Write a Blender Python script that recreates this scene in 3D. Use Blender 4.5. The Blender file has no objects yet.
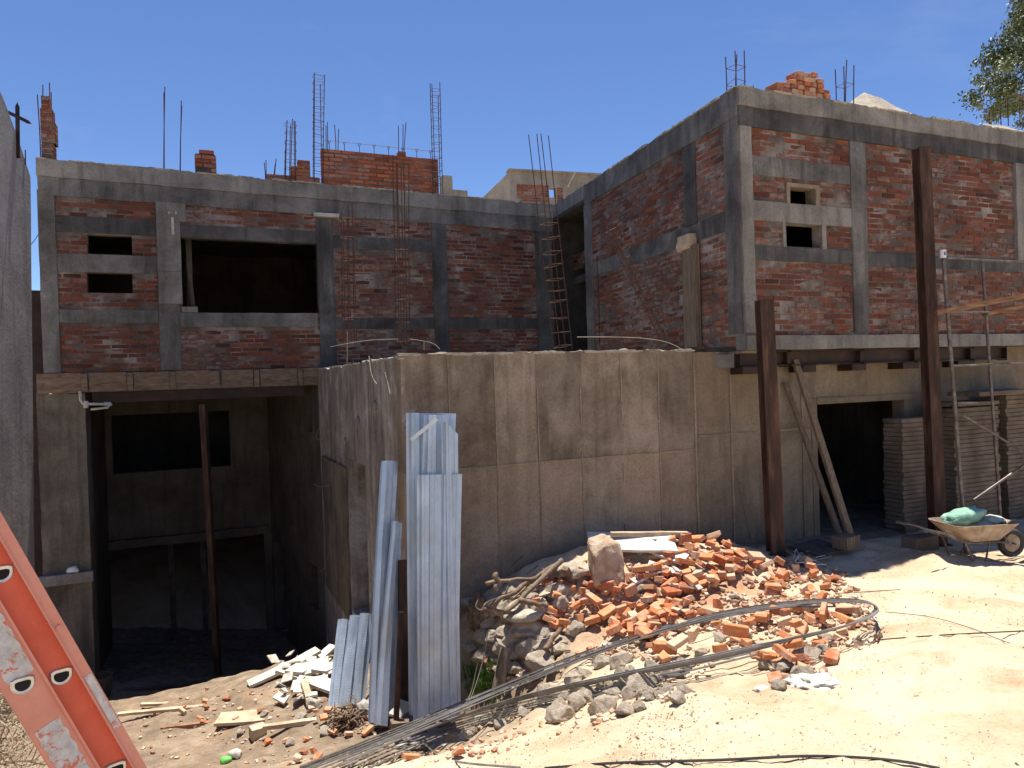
import bpy, bmesh, math, random
import numpy as np
from mathutils import Vector, Matrix, noise
random.seed(7)
R = math.radians
scene = bpy.context.scene
col = scene.collection
F = 720.0
PITCH = math.atan(7.2/F); ROLL = math.atan(.031)
CAMR = Matrix.Rotation(math.pi/2-PITCH, 3, 'X') @ Matrix.Rotation(-ROLL, 3, 'Z')
U = random.uniform

# ------------------------------------------------------------------ camera maths (surveying the photo)
def ray(px, py):
    return (CAMR @ Vector((px-512, 384-py, -F)))
def at(px, py, Y):
    r = ray(px, py); return r*(Y/r.y)
def at_z(px, py, z):
    r = ray(px, py); return r*(z/r.z)

class Frame:
    """vertical plane frame: s along the wall, o into the depth, z up (world)"""
    def __init__(self, p, ang):
        self.p = Vector((p[0], p[1], 0)); self.ang = ang
        self.d = Vector((math.cos(ang), math.sin(ang), 0)); self.n = Vector((-math.sin(ang), math.cos(ang), 0))
        self.M = Matrix.Translation(self.p) @ Matrix.Rotation(ang, 4, 'Z')
    def sz(self, px, py, off=0.0):
        r = ray(px, py); q = self.p + self.n*off
        t = q.dot(self.n)/r.dot(self.n); v = r*t
        return ((v-self.p).dot(self.d), v.z)
    def w(self, s, o, z):
        v = self.p + self.d*s + self.n*o; v.z = z; return v

# ------------------------------------------------------------------ mesh builder
class MB:
    def __init__(self, M=None):
        self.v=[]; self.f=[]; self.m=[]; self.t=[]; self.M=M
    def av(self, p):
        p = Vector(p)
        if self.M is not None: p = self.M @ p
        self.v.append(p); return len(self.v)-1
    def af(self, idx, m=0, t=None):
        self.f.append(idx); self.m.append(m); self.t.append(t if t else (.5,.5,.5))
    def box(self, x0,x1,y0,y1,z0,z1, m=0, t=None, jit=0, skip=()):
        P=[(x,y,z) for x in (x0,x1) for y in (y0,y1) for z in (z0,z1)]
        i=[self.av((p[0]+U(-jit,jit),p[1]+U(-jit,jit),p[2]+U(-jit,jit))) for p in P]
        Q=dict(x0=(0,1,3,2),x1=(4,6,7,5),y0=(0,4,5,1),y1=(2,3,7,6),z0=(0,2,6,4),z1=(1,5,7,3))
        for k,q in Q.items():
            if k not in skip: self.af([i[a] for a in q], m, t)
    def rough(self, x0,x1,y0,y1,z0,z1, step=.12, amp=.006, top=0.0, m=0, tf=None, fr=3.0):
        """subdivided box with uneven faces and a ragged top edge"""
        key={}
        def V(x,y,z):
            k=(round(x,4),round(y,4),round(z,4))
            if k in key: return key[k]
            n=noise.noise_vector(Vector((x,y,z))*fr+Vector((7,3,1)))
            n2=noise.noise_vector(Vector((x,y,z))*fr*4)
            dz=0
            if top and abs(z-z1)<1e-5:
                dz=top*(noise.noise(Vector((x*4,y*4,3)))+.7*noise.noise(Vector((x*13,y*13,8))))
            key[k]=self.av((x+amp*(n.x+.4*n2.x), y+amp*(n.y+.4*n2.y), z+amp*(n.z+.4*n2.z)+dz)); return key[k]
        def lin(a,b):
            k=max(1,int(round((b-a)/step))); return [a+(b-a)*i/k for i in range(k+1)]
        X,Y,Z=lin(x0,x1),lin(y0,y1),lin(z0,z1)
        def grid(A,B,fn,flip):
            for i in range(len(A)-1):
                for j in range(len(B)-1):
                    q=[fn(A[i],B[j]),fn(A[i+1],B[j]),fn(A[i+1],B[j+1]),fn(A[i],B[j+1])]
                    if flip: q.reverse()
                    tt = tf((A[i]+A[i+1])/2,(B[j]+B[j+1])/2) if tf else None
                    self.af(q,m,tt)
        grid(X,Z,lambda a,b:V(a,y0,b),False); grid(X,Z,lambda a,b:V(a,y1,b),True)
        grid(Y,Z,lambda a,b:V(x0,a,b),True); grid(Y,Z,lambda a,b:V(x1,a,b),False)
        grid(X,Y,lambda a,b:V(a,b,z0),True); grid(X,Y,lambda a,b:V(a,b,z1),False)
    def bar(self, a, b, w, h, up=(0,0,1), m=0, t=None):
        """oriented box from a to b"""
        a=Vector(a); b=Vector(b); d=(b-a).normalized(); up=Vector(up)
        s=d.cross(up)
        if s.length<1e-4: s=d.cross(Vector((1,0,0)))
        s.normalize(); u=s.cross(d)
        i=[self.av(p+s*(w/2*x)+u*(h/2*y)) for p in (a,b) for x,y in ((-1,-1),(1,-1),(1,1),(-1,1))]
        for q in ((0,3,2,1),(4,5,6,7),(0,1,5,4),(1,2,6,5),(2,3,7,6),(3,0,4,7)): self.af([i[k] for k in q],m,t)
    def tube(self, pts, r, n=6, m=0, t=None, cap=True):
        pts=[Vector(p) for p in pts]; L=len(pts)
        rs = r if isinstance(r,(list,tuple)) else [r]*L
        rings=[]; ref=None
        for i,p in enumerate(pts):
            d=(pts[min(i+1,L-1)]-pts[max(i-1,0)])
            if d.length<1e-9: d=Vector((0,0,1))
            d.normalize()
            if ref is None:
                ref=d.cross(Vector((0,0,1)))
                if ref.length<.05: ref=d.cross(Vector((1,0,0)))
            ref=(ref-d*ref.dot(d)); ref.normalize(); b=d.cross(ref)
            rings.append([self.av(p+(ref*math.cos(2*math.pi*k/n)+b*math.sin(2*math.pi*k/n))*rs[i]) for k in range(n)])
        for i in range(L-1):
            for k in range(n):
                self.af([rings[i][k],rings[i+1][k],rings[i+1][(k+1)%n],rings[i][(k+1)%n]][::-1],m,t)
        if cap:
            self.af(rings[0],m,t); self.af(rings[-1][::-1],m,t)
    def poly(self, pts, m=0, t=None): self.af([self.av(p) for p in pts],m,t)
    def prism(self, pts, ext, m=0, t=None):
        n=len(pts); ext=Vector(ext)
        a=[self.av(p) for p in pts]; b=[self.av(Vector(p)+ext) for p in pts]
        self.af(a,m,t); self.af(b[::-1],m,t)
        for i in range(n): self.af([a[i],b[i],b[(i+1)%n],a[(i+1)%n]],m,t)
    def build(self, name, mat, parent=None, loc=None, rot=0, smooth=False):
        root=parent
        while root is not None and root.parent is not None: root=root.parent
        me=bpy.data.meshes.new(name)
        o=bpy.data.objects.new(name,me); col.objects.link(o)
        if parent is not None:
            o.parent=parent; inv=BM[root.name].inverted()
        else:
            if loc is None:
                lo=[min(v[k] for v in self.v) for k in range(3)]; hi=[max(v[k] for v in self.v) for k in range(3)]
                loc=Vector(((lo[0]+hi[0])/2,(lo[1]+hi[1])/2,lo[2]))
            B=Matrix.Translation(Vector(loc))@Matrix.Rotation(rot,4,'Z')
            o.location=loc; o.rotation_euler=(0,0,rot); BM[o.name]=B; inv=B.inverted()
        me.from_pydata([tuple(inv@v) for v in self.v],[],self.f)
        for mm in (mat if isinstance(mat,(list,tuple)) else [mat]): me.materials.append(mm)
        me.polygons.foreach_set('material_index',self.m)
        ca=me.color_attributes.new('tone','FLOAT_COLOR','CORNER')
        buf=[]
        for f,t in zip(self.f,self.t): buf+= [t[0],t[1],t[2],1.0]*len(f)
        ca.data.foreach_set('color',buf)
        if smooth: me.polygons.foreach_set('use_smooth',[True]*len(me.polygons))
        me.update()
        bm=bmesh.new(); bm.from_mesh(me); bmesh.ops.recalc_face_normals(bm,faces=bm.faces); bm.to_mesh(me); bm.free()
        return o
BM={}
def tag(o,label=None,cat=None,group=None,kind=None):
    if label: o['label']=label
    if cat: o['category']=cat
    if group: o['group']=group
    if kind: o['kind']=kind
    return o
def thing(name,label,cat,loc,rot=0,group=None):
    o=bpy.data.objects.new(name,None); col.objects.link(o); o.empty_display_size=.2
    o.location=loc; o.rotation_euler=(0,0,rot)
    BM[o.name]=Matrix.Translation(Vector(loc))@Matrix.Rotation(rot,4,'Z')
    return tag(o,label,cat,group)
def copy_tree(o,parent=None):
    c=o.copy(); col.objects.link(c)
    if parent is not None: c.parent=parent
    for ch in list(o.children): copy_tree(ch,c)
    return c

# ------------------------------------------------------------------ materials
def newmat(name):
    m=bpy.data.materials.new(name); m.use_nodes=True; nt=m.node_tree
    for n in list(nt.nodes): nt.nodes.remove(n)
    out=nt.nodes.new('ShaderNodeOutputMaterial'); b=nt.nodes.new('ShaderNodeBsdfPrincipled')
    nt.links.new(b.outputs[0],out.inputs[0]); return m,nt,b
def lk(nt,a,b): nt.links.new(a,b)
def nz(nt,sc,det=6,rough=.6,vec=None,dist=0):
    n=nt.nodes.new('ShaderNodeTexNoise'); n.inputs['Scale'].default_value=sc; n.inputs['Detail'].default_value=det
    n.inputs['Roughness'].default_value=rough; n.inputs['Distortion'].default_value=dist
    if vec is not None: lk(nt,vec,n.inputs['Vector'])
    return n.outputs['Fac']
def ramp(nt,fac,stops):
    r=nt.nodes.new('ShaderNodeValToRGB'); e=r.color_ramp.elements
    while len(e)<len(stops): e.new(.5)
    for k,(p,c) in enumerate(stops):
        e[k].position=p; e[k].color=(c,c,c,1) if not isinstance(c,tuple) else (c+(1,))
    lk(nt,fac,r.inputs[0]); return r.outputs[0]
def mix(nt,fac,a,b,mode='MIX'):
    m=nt.nodes.new('ShaderNodeMix'); m.data_type='RGBA'; m.blend_type=mode
    for s,v in ((m.inputs[0],fac),(m.inputs[6],a),(m.inputs[7],b)):
        if hasattr(v,'links'): lk(nt,v,s)
        elif isinstance(v,tuple): s.default_value=v+(1,)
        else: s.default_value=v
    return m.outputs[2]
def math_(nt,op,a,b=None):
    m=nt.nodes.new('ShaderNodeMath'); m.operation=op
    for s,v in ((m.inputs[0],a),(m.inputs[1],b)):
        if v is None: continue
        if hasattr(v,'links'): lk(nt,v,s)
        else: s.default_value=v
    return m.outputs[0]
def bump(nt,b,h,st=.5,d=.01):
    n=nt.nodes.new('ShaderNodeBump'); n.inputs['Strength'].default_value=st; n.inputs['Distance'].default_value=d
    lk(nt,h,n.inputs['Height']); lk(nt,n.outputs[0],b.inputs['Normal'])
def coord(nt,scale=(1,1,1)):
    t=nt.nodes.new('ShaderNodeTexCoord'); m=nt.nodes.new('ShaderNodeMapping'); m.inputs['Scale'].default_value=scale
    lk(nt,t.outputs['Object'],m.inputs['Vector']); return m.outputs[0]
def geo(nt,scale=(1,1,1)):
    t=nt.nodes.new('ShaderNodeNewGeometry'); m=nt.nodes.new('ShaderNodeMapping'); m.inputs['Scale'].default_value=scale
    lk(nt,t.outputs['Position'],m.inputs['Vector']); return m.outputs[0]
def tone(nt):
    a=nt.nodes.new('ShaderNodeVertexColor'); a.layer_name='tone'
    s=nt.nodes.new('ShaderNodeSeparateColor'); lk(nt,a.outputs[0],s.inputs[0]); return s.outputs

def m_concrete(name,dark,mid,light,streak=.5,sc=1.0,usetone=False,warm=None,rough=.9):
    m,nt,b=newmat(name); g=geo(nt)
    a=ramp(nt,nz(nt,1.3*sc,8,.65,g,.4),[(.33,dark),(.5,mid),(.68,light)])
    st=ramp(nt,nz(nt,1.0,5,.6,geo(nt,(7,7,.6))),[(.42,0.0),(.7,1.0)])
    a=mix(nt,math_(nt,'MULTIPLY',st,streak),a,light)
    a=mix(nt,ramp(nt,nz(nt,1.2,4,.6,geo(nt,(5,5,.5))),[(.52,0.0),(.66,.6)]),a,dark)
    if usetone:
        T=tone(nt)
        a=mix(nt,T[0],mix(nt,1.0,a,(.62,.60,.58),'MULTIPLY'),a)
        if warm: a=mix(nt,math_(nt,'MULTIPLY',T[1],.6),a,warm)
    fine=nz(nt,38,5,.7,g)
    a=mix(nt,.45,a,mix(nt,1.0,a,ramp(nt,fine,[(.3,.45),(.7,1.35)]),'MULTIPLY'))
    pit=ramp(nt,nz(nt,17,3,.5,g),[(.22,0.45),(.30,1.0)])
    a=mix(nt,1.0,a,pit,'MULTIPLY')
    lk(nt,a,b.inputs['Base Color']); b.inputs['Roughness'].default_value=rough
    b.inputs['Specular IOR Level'].default_value=.25
    bump(nt,b,math_(nt,'ADD',nz(nt,6,8,.7,g),math_(nt,'MULTIPLY',pit,.5)),.6,.02)
    return m
M={}
M['grey']=m_concrete('weathered grey concrete',(.062,.059,.055),(.135,.129,.12),(.25,.24,.222),.35)
M['greydark']=m_concrete('stained grey concrete',(.036,.035,.034),(.078,.076,.073),(.165,.16,.15),.3)
M['light']=m_concrete('pale concrete',(.12,.113,.102),(.215,.203,.182),(.33,.31,.28),.4)
M['wallB']=m_concrete('board marked concrete',(.12,.095,.066),(.26,.213,.158),(.41,.345,.265),.45,1.7,True,(.36,.265,.185))
M['wallC']=m_concrete('warm concrete',(.12,.097,.068),(.22,.18,.13),(.32,.27,.20),.35,1.3,True,(.30,.22,.14))
M['wallA']=m_concrete('worn side concrete',(.14,.12,.10),(.26,.228,.195),(.5,.47,.44),.5,1.5)
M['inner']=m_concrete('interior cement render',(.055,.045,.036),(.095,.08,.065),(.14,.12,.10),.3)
M['pier']=m_concrete('pier concrete',(.085,.072,.055),(.155,.132,.102),(.23,.2,.155),.4,1.3)
M['neigh']=m_concrete('neighbour cement render',(.22,.195,.17),(.31,.28,.25),(.40,.365,.33),.45,.7)
M['seam']=m_concrete('cement joint ridge',(.17,.135,.095),(.27,.215,.15),(.38,.31,.22),.2)

def m_brick(name,white=.35,dark=1.0,c0=(.085,.03,.021),c1=(.22,.07,.042),c2=(.38,.12,.065)):
    m,nt,b=newmat(name); T=tone(nt); g=geo(nt)
    a=ramp(nt,T[0],[(0.0,c0),(.5,c1),(1.0,c2)])
    a=mix(nt,.5,a,mix(nt,1.0,a,ramp(nt,nz(nt,30,5,.7,g),[(.3,.5),(.7,1.4)]),'MULTIPLY'))
    big=ramp(nt,nz(nt,1.1,4,.6,g,.6),[(.42,0.0),(.66,1.0)])
    patch=ramp(nt,math_(nt,'ADD',math_(nt,'MULTIPLY',T[1],.25),math_(nt,'MULTIPLY',nz(nt,1.1,4,.6,g,.6),.9)),[(.62-white*.35,0.0),(.80-white*.35,1.0)])
    w=math_(nt,'MULTIPLY',patch,ramp(nt,nz(nt,8,7,.72,geo(nt,(1,1,2.2)),.5),[(.42,0.05),(.60,.85)]))
    a=mix(nt,math_(nt,'MULTIPLY',w,.85),a,(.33,.285,.25))
    film=ramp(nt,nz(nt,2.3,7,.7,g,.4),[(.54,0.0),(.72,.45)]); a=mix(nt,film,a,(.16,.13,.115))
    soot=ramp(nt,nz(nt,1.6,5,.65,geo(nt,(1,1,.7)),.5),[(.48,0.0),(.74,.7)])
    a=mix(nt,math_(nt,'MULTIPLY',soot,.7),a,(.085,.06,.05))
    lk(nt,a,b.inputs['Base Color']); b.inputs['Roughness'].default_value=.93; b.inputs['Specular IOR Level'].default_value=.2
    bump(nt,b,nz(nt,45,5,.7,g),.6,.006); return m
M['brick']=m_brick('clay brick wall',.27,1,(.075,.03,.02),(.165,.053,.03),(.25,.082,.043))
M['brickL']=m_brick('dark clay brick wall',.22,1,(.065,.027,.02),(.15,.05,.031),(.24,.08,.045))
M['brickW']=m_brick('whitened clay brick',.5,1,(.10,.042,.03),(.22,.08,.048),(.33,.12,.068))
M['brickroof']=m_brick('orange clay brick',.2,1,(.2,.055,.03),(.36,.10,.045),(.50,.16,.07))
def simple(name,stops,sc=6,rough=.8,metal=0,bs=.4,bd=.006,stretch=(1,1,1),obj=False,usetone=False,det=6,spec=.4):
    m,nt,b=newmat(name); g=coord(nt,stretch) if obj else geo(nt,stretch)
    f=nz(nt,sc,det,.65,g,.2)
    if usetone: f=math_(nt,'ADD',math_(nt,'MULTIPLY',f,.5),math_(nt,'MULTIPLY',tone(nt)[0],.5))
    a=ramp(nt,f,stops); lk(nt,a,b.inputs['Base Color']); b.inputs['Roughness'].default_value=rough
    b.inputs['Metallic'].default_value=metal; b.inputs['Specular IOR Level'].default_value=spec
    if bs: bump(nt,b,nz(nt,sc*4,5,.7,g),bs,bd)
    return m
M['mortar']=simple('lime mortar',[(.3,(.06,.042,.034)),(.5,(.135,.105,.088)),(.68,(.33,.29,.26))],1.7,.95,bs=.8,bd=.01,det=8)
M['fascia']=simple('greyed fascia board',[(.3,(.10,.062,.038)),(.55,(.21,.145,.095)),(.75,(.31,.235,.17))],3,.85,stretch=(2,2,9))
M['timber']=simple('weathered form timber',[(.3,(.13,.065,.035)),(.55,(.30,.165,.09)),(.75,(.42,.27,.17))],3,.85,stretch=(2,2,9))
M['timberv']=simple('old grey timber',[(.3,(.09,.062,.04)),(.55,(.19,.14,.095)),(.75,(.3,.235,.165))],3,.85,stretch=(14,14,1.2))
M['ply']=simple('formwork plywood',[(.3,(.075,.055,.04)),(.55,(.15,.115,.085)),(.75,(.23,.185,.14))],3,.85)
M['planky']=simple('pale sawn plank',[(.3,(.30,.22,.14)),(.55,(.48,.38,.26)),(.75,(.62,.52,.38))],5,.8)
M['rust']=simple('rusty steel',[(.3,(.022,.013,.010)),(.5,(.06,.03,.02)),(.72,(.16,.085,.055))],3,.75,.15,stretch=(4,4,.6))
M['rustdark']=simple('dark primed steel',[(.3,(.02,.012,.01)),(.55,(.045,.024,.018)),(.8,(.1,.05,.035))],4,.6,.3)
M['rebar']=simple('rusty rebar',[(.3,(.06,.03,.022)),(.6,(.13,.06,.04)),(.8,(.24,.12,.08))],20,.75,.3)
M['rod']=simple('grey steel rod',[(.3,(.12,.112,.105)),(.6,(.24,.225,.21)),(.8,(.40,.37,.34))],9,.55,.25)
M['roddark']=simple('dark steel rod',[(.3,(.045,.04,.036)),(.6,(.09,.08,.072)),(.8,(.16,.145,.13))],9,.55,.3)
M['wire']=simple('pale tie wire',[(.3,(.2,.16,.11)),(.7,(.36,.31,.23))],9,.7)
M['stone']=simple('rubble stone',[(.25,(.22,.17,.12)),(.5,(.40,.33,.25)),(.75,(.58,.51,.42))],7,.95,bs=.8,bd=.02,obj=True,det=8)
M['boulder']=simple('tan boulder rock',[(.3,(.28,.19,.12)),(.5,(.46,.34,.235)),(.72,(.6,.48,.36))],6,.95,bs=.8,bd=.02,obj=True,det=8)
M['greystone']=simple('grey rubble',[(.25,(.28,.23,.175)),(.5,(.45,.39,.31)),(.75,(.6,.54,.45))],8,.95,bs=.8,bd=.02,obj=True,det=8)
M['plaster']=simple('white plaster board',[(.25,(.36,.31,.25)),(.5,(.56,.52,.45)),(.75,(.68,.65,.59))],6,.9,bs=.3,obj=True)
M['bark']=simple('dry branch bark',[(.25,(.08,.05,.03)),(.5,(.19,.125,.08)),(.75,(.33,.24,.16))],16,.9,obj=True)
M['sand']=simple('pale sand heap',[(.25,(.30,.25,.19)),(.5,(.42,.36,.28)),(.75,(.52,.46,.37))],6,.95,bs=1,bd=.04)
M['pvc']=simple('grimy white pipe',[(.3,(.35,.32,.27)),(.7,(.58,.55,.48))],8,.5,bs=0)
M['white']=simple('white plastic',[(.3,(.6,.6,.6)),(.7,(.8,.8,.8))],8,.4,bs=0)
M['blue']=simple('blue plastic',[(.3,(.04,.09,.3)),(.7,(.06,.13,.42))],8,.4,bs=0)
M['sack']=simple('green woven sack',[(.3,(.14,.30,.22)),(.5,(.24,.44,.33)),(.75,(.42,.60,.48))],9,.7,bs=.7,bd=.02,obj=True)
M['paper']=simple('cement bag paper',[(.3,(.35,.36,.30)),(.7,(.55,.56,.48))],8,.9,obj=True)
M['tray']=simple('rusty tan barrow paint',[(.3,(.20,.135,.09)),(.5,(.36,.27,.19)),(.75,(.5,.41,.32))],8,.7,.05)
M['rubber']=simple('dusty tyre rubber',[(.3,(.03,.03,.03)),(.7,(.08,.075,.07))],8,.9)
M['tube']=simple('worn steel tube',[(.3,(.07,.05,.045)),(.55,(.16,.13,.115)),(.75,(.3,.27,.25))],10,.5,.4)
M['leaf']=simple('eucalyptus leaf',[(.25,(.04,.06,.022)),(.5,(.10,.13,.045)),(.75,(.19,.22,.09))],3,.55,bs=0,usetone=True)
M['weed']=simple('green weeds',[(.25,(.05,.10,.02)),(.75,(.14,.26,.05))],9,.6,bs=0,usetone=True)
M['twig']=simple('dry straw twigs',[(.25,(.12,.08,.05)),(.5,(.28,.21,.13)),(.75,(.46,.38,.26))],9,.8,bs=0,usetone=True)
M['rag']=simple('dirty cloth',[(.25,(.15,.13,.12)),(.5,(.35,.32,.29)),(.75,(.6,.6,.6))],7,.9,bs=.6,bd=.02,obj=True)
M['cable']=simple('black cable',[(.3,(.02,.018,.015)),(.7,(.05,.045,.04))],9,.6,bs=0)
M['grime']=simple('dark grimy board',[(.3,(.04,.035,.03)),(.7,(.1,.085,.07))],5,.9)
M['greenp']=simple('green plastic scrap',[(.3,(.12,.5,.08)),(.7,(.2,.65,.14))],5,.5,bs=0)
M['farcon']=m_concrete('far building render',(.25,.21,.15),(.38,.32,.24),(.48,.42,.33),.3)

def m_loose():
    m,nt,b=newmat('loose clay brick'); g=coord(nt); oi=nt.nodes.new('ShaderNodeObjectInfo')
    a=ramp(nt,oi.outputs['Random'],[(0.0,(.34,.11,.055)),(.3,(.50,.17,.07)),(.6,(.60,.25,.11)),(.8,(.54,.31,.18)),(1.0,(.60,.44,.31))])
    a=mix(nt,.5,a,mix(nt,1.0,a,ramp(nt,nz(nt,24,5,.7,g),[(.3,.55),(.7,1.35)]),'MULTIPLY'))
    dust=ramp(nt,nz(nt,7,6,.7,geo(nt)),[(.48,0.0),(.68,.8)])
    a=mix(nt,dust,a,(.52,.40,.29))
    lk(nt,a,b.inputs['Base Color']); b.inputs['Roughness'].default_value=.92; b.inputs['Specular IOR Level'].default_value=.2
    bump(nt,b,nz(nt,40,5,.7,g),.6,.006); return m
M['loose']=m_loose()
def m_ground():
    m,nt,b=newmat('sandy building site soil'); g=geo(nt)
    base=ramp(nt,nz(nt,1.4,9,.68,g,.3),[(.28,(.40,.275,.165)),(.44,(.56,.43,.285)),(.58,(.65,.53,.375))])
    T=tone(nt)   # r: how far the soil is reddish pit soil, g: brick dust, b: painted shade over dirty soil
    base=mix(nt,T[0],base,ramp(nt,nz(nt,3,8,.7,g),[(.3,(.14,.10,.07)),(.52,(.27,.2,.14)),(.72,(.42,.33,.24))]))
    base=mix(nt,math_(nt,'MULTIPLY',T[1],.75),base,(.44,.20,.10))
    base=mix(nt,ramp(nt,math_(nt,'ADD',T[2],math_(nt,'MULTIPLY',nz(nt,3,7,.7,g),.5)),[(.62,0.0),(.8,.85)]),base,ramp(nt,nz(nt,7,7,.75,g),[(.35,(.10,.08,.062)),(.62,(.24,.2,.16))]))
    red=ramp(nt,nz(nt,.75,7,.7,geo(nt,(1,.8,1)),.5),[(.57,0.0),(.70,.65)])
    base=mix(nt,red,base,(.36,.20,.105))
    fine=nz(nt,60,6,.8,g); base=mix(nt,.4,base,mix(nt,1.0,base,ramp(nt,fine,[(.3,.5),(.7,1.35)]),'MULTIPLY'))
    spots=ramp(nt,nz(nt,26,3,.6,g),[(.28,.45),(.36,1.0)]); base=mix(nt,1.0,base,spots,'MULTIPLY')
    lk(nt,base,b.inputs['Base Color']); b.inputs['Roughness'].default_value=1.0; b.inputs['Specular IOR Level'].default_value=.1
    h=math_(nt,'ADD',math_(nt,'MULTIPLY',nz(nt,4,8,.75,g),1.6),math_(nt,'MULTIPLY',fine,.35))
    bump(nt,b,h,.75,.035); return m
M['ground']=m_ground()
def m_galv(name='galvanised steel sheet'):
    m,nt,b=newmat(name); T=tone(nt); g=geo(nt)
    a=ramp(nt,nz(nt,3,7,.7,geo(nt,(1.5,1.5,.8))),[(.3,(.36,.44,.52)),(.55,(.48,.57,.67)),(.75,(.60,.70,.80))])
    dust=ramp(nt,nz(nt,2.2,6,.7,g),[(.48,0.0),(.72,.5)]); a=mix(nt,dust,a,(.5,.47,.40))
    lk(nt,a,b.inputs['Base Color']); b.inputs['Metallic'].default_value=.4
    lk(nt,ramp(nt,nz(nt,9,5,.7,g),[(.3,.35),(.7,.6)]),b.inputs['Roughness'])
    # pressed cross ribs along the flutes
    wv=nt.nodes.new('ShaderNodeTexWave'); wv.wave_type='BANDS'; wv.bands_direction='Z'; wv.inputs['Scale'].default_value=13
    lk(nt,g,wv.inputs['Vector'])
    h=math_(nt,'MULTIPLY',ramp(nt,wv.outputs['Fac'],[(.55,0.0),(.75,1.0)]),T[0])
    bump(nt,b,h,.3,.002); return m
M['galv']=m_galv()
def m_fibre(name,c,c2):
    m,nt,b=newmat(name); g=coord(nt)
    a=ramp(nt,nz(nt,10,6,.7,g),[(.3,c),(.7,c2)])
    sc=ramp(nt,nz(nt,60,5,.8,geo(nt,(1,1,1))),[(.64,0.0),(.72,.35)]); a=mix(nt,sc,a,(.75,.45,.36))
    lk(nt,a,b.inputs['Base Color']); b.inputs['Roughness'].default_value=.5
    bump(nt,b,nz(nt,60,4,.6,g),.15,.002); return m
M['fibre']=m_fibre('red fibreglass rail',(.60,.085,.04),(.70,.125,.06))
M['fibref']=m_fibre('faded sunlit fibreglass flange',(.60,.22,.155),(.68,.30,.22))  # pale pink from fading, plus sunlight on the flange painted in
def m_sticker():
    m,nt,b=newmat('worn sticker'); g=coord(nt)
    f=ramp(nt,nz(nt,26,6,.75,g,.6),[(.40,0.0),(.45,1.0)])
    gr=ramp(nt,nz(nt,30,5,.7,g),[(.3,(.38,.37,.36)),(.7,(.66,.65,.63))])
    lk(nt,mix(nt,f,(.56,.16,.10),gr),b.inputs['Base Color']); b.inputs['Roughness'].default_value=.7; return m
M['sticker']=m_sticker()
def flat(name,c,rough=.6,metal=0):
    m,nt,b=newmat(name); f=ramp(nt,nz(nt,30,4,.6,coord(nt)),[(.3,tuple(x*.8 for x in c)),(.7,tuple(min(1,x*1.15) for x in c))])
    lk(nt,f,b.inputs['Base Color']); b.inputs['Roughness'].default_value=rough; b.inputs['Metallic'].default_value=metal; return m
M['alu']=flat('aluminium ferrule',(.6,.6,.6),.4,.8)
M['black']=flat('dark bore',(.008,.008,.008),.9)
M['adobe']=m_concrete('buff block',(.35,.27,.17),(.5,.4,.27),(.6,.5,.36),.2)

# ------------------------------------------------------------------ frames of the two buildings
A2=math.atan2(F, 2190-512)       # direction of the facades
P_L=at(40,370,10.9); FL=Frame(P_L,A2)
P_R=at(744,345,9.0); FR=Frame(P_R,A2)
A1=math.atan2(F,-(512-280)) # direction of the side wall (pointing away)
FS=Frame(P_R,A1-math.pi)   # s runs toward the viewer: negative s = away; normal o points into the building?
# choose FS so that o points into the building (to the right)
FS=Frame(P_R,A1+math.pi)
if FS.n.dot(FR.d)<0: FS=Frame(P_R,A1)
SG = 1 if FS.d.y>0 else -1
FLOOR=.27; ROOF=3.52

# ------------------------------------------------------------------ terrain
GP=[]
def gp(px,py,Y): v=at(px,py,Y); GP.append((v.x,v.y,v.z))
for a in [(1000,552,8.9),(900,556,8.7),(1100,640,5),(850,572,8.3),(1024,650,4.4),(900,650,4.5),(700,700,3.8),(1020,768,2.8),(850,768,2.85),
  (700,768,3.0),(600,745,3.6),(500,752,4.1),(400,765,4.7),(300,765,5.6),(200,765,6.4),(100,765,6.8),(0,765,6.6),(110,705,9.4),(200,685,9.5),(300,660,9.5),(390,725,6.9),
  (430,722,6.9),(480,692,7.1),(520,672,7.0),(560,695,5.9),(495,610,7.35),(530,580,7.65),(560,558,7.9),(600,552,7.95),(640,545,8.1),(700,541,8.4),(600,610,7.2),(600,645,6.6),
  (650,600,7.2),(700,595,7.2),(640,660,5.9),(700,650,5.4),(760,580,7.6),(800,575,7.7),(800,620,6.0),(760,650,5.3),(850,640,5.1),(640,700,4.7),(760,700,3.9),(560,720,4.9),
  (950,600,6.4),(1020,600,6.3),(860,556,8.7),(880,600,6.6)]: gp(*a)
for x,y,z in [(-5.5,11.5,-4.7),(-3.9,11.5,-4.8),(-5,13.5,-5.1),(-3.5,14,-5.1),(-6.5,17,-5.1),(-3,18,-5.1),(-9,9,-4.2),(-9,4,-2.8),(-5,3.5,-2.6),(-2,1,-1.7),(0,0,-1.6),(3,0,-1.55),(6,3,-1.6),(8,7,-2.1),
  (3.4,9.6,-2.33),(5,10.6,-2.33),(6.5,11,-2.33),(5,13,-2.33),(8,13,-2.33),(9,10,-2.3),(0,9.5,-3.4),(-1,11,-4),(1,12,-3.4),(2.2,9.3,-2.33),(-4,-4,-1.8),(4,-4,-1.6),(12,4,-1.8)]: GP.append((x,y,z))
GPn=np.array(GP); n=len(GPn)
def phi(r2): return np.where(r2>1e-12, r2*np.log(np.maximum(r2,1e-12)), 0)
D2=((GPn[:,None,:2]-GPn[None,:,:2])**2).sum(-1)
K=phi(D2)+np.eye(n)*.06
Pm=np.c_[np.ones(n),GPn[:,:2]]
A=np.block([[K,Pm],[Pm.T,np.zeros((3,3))]])
W=np.linalg.solve(A,np.r_[GPn[:,2],0,0,0])
def tps(xy):
    d=((xy[:,None,:]-GPn[None,:,:2])**2).sum(-1)
    return phi(d)@W[:n]+W[n]+xy@W[n+1:]
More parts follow.
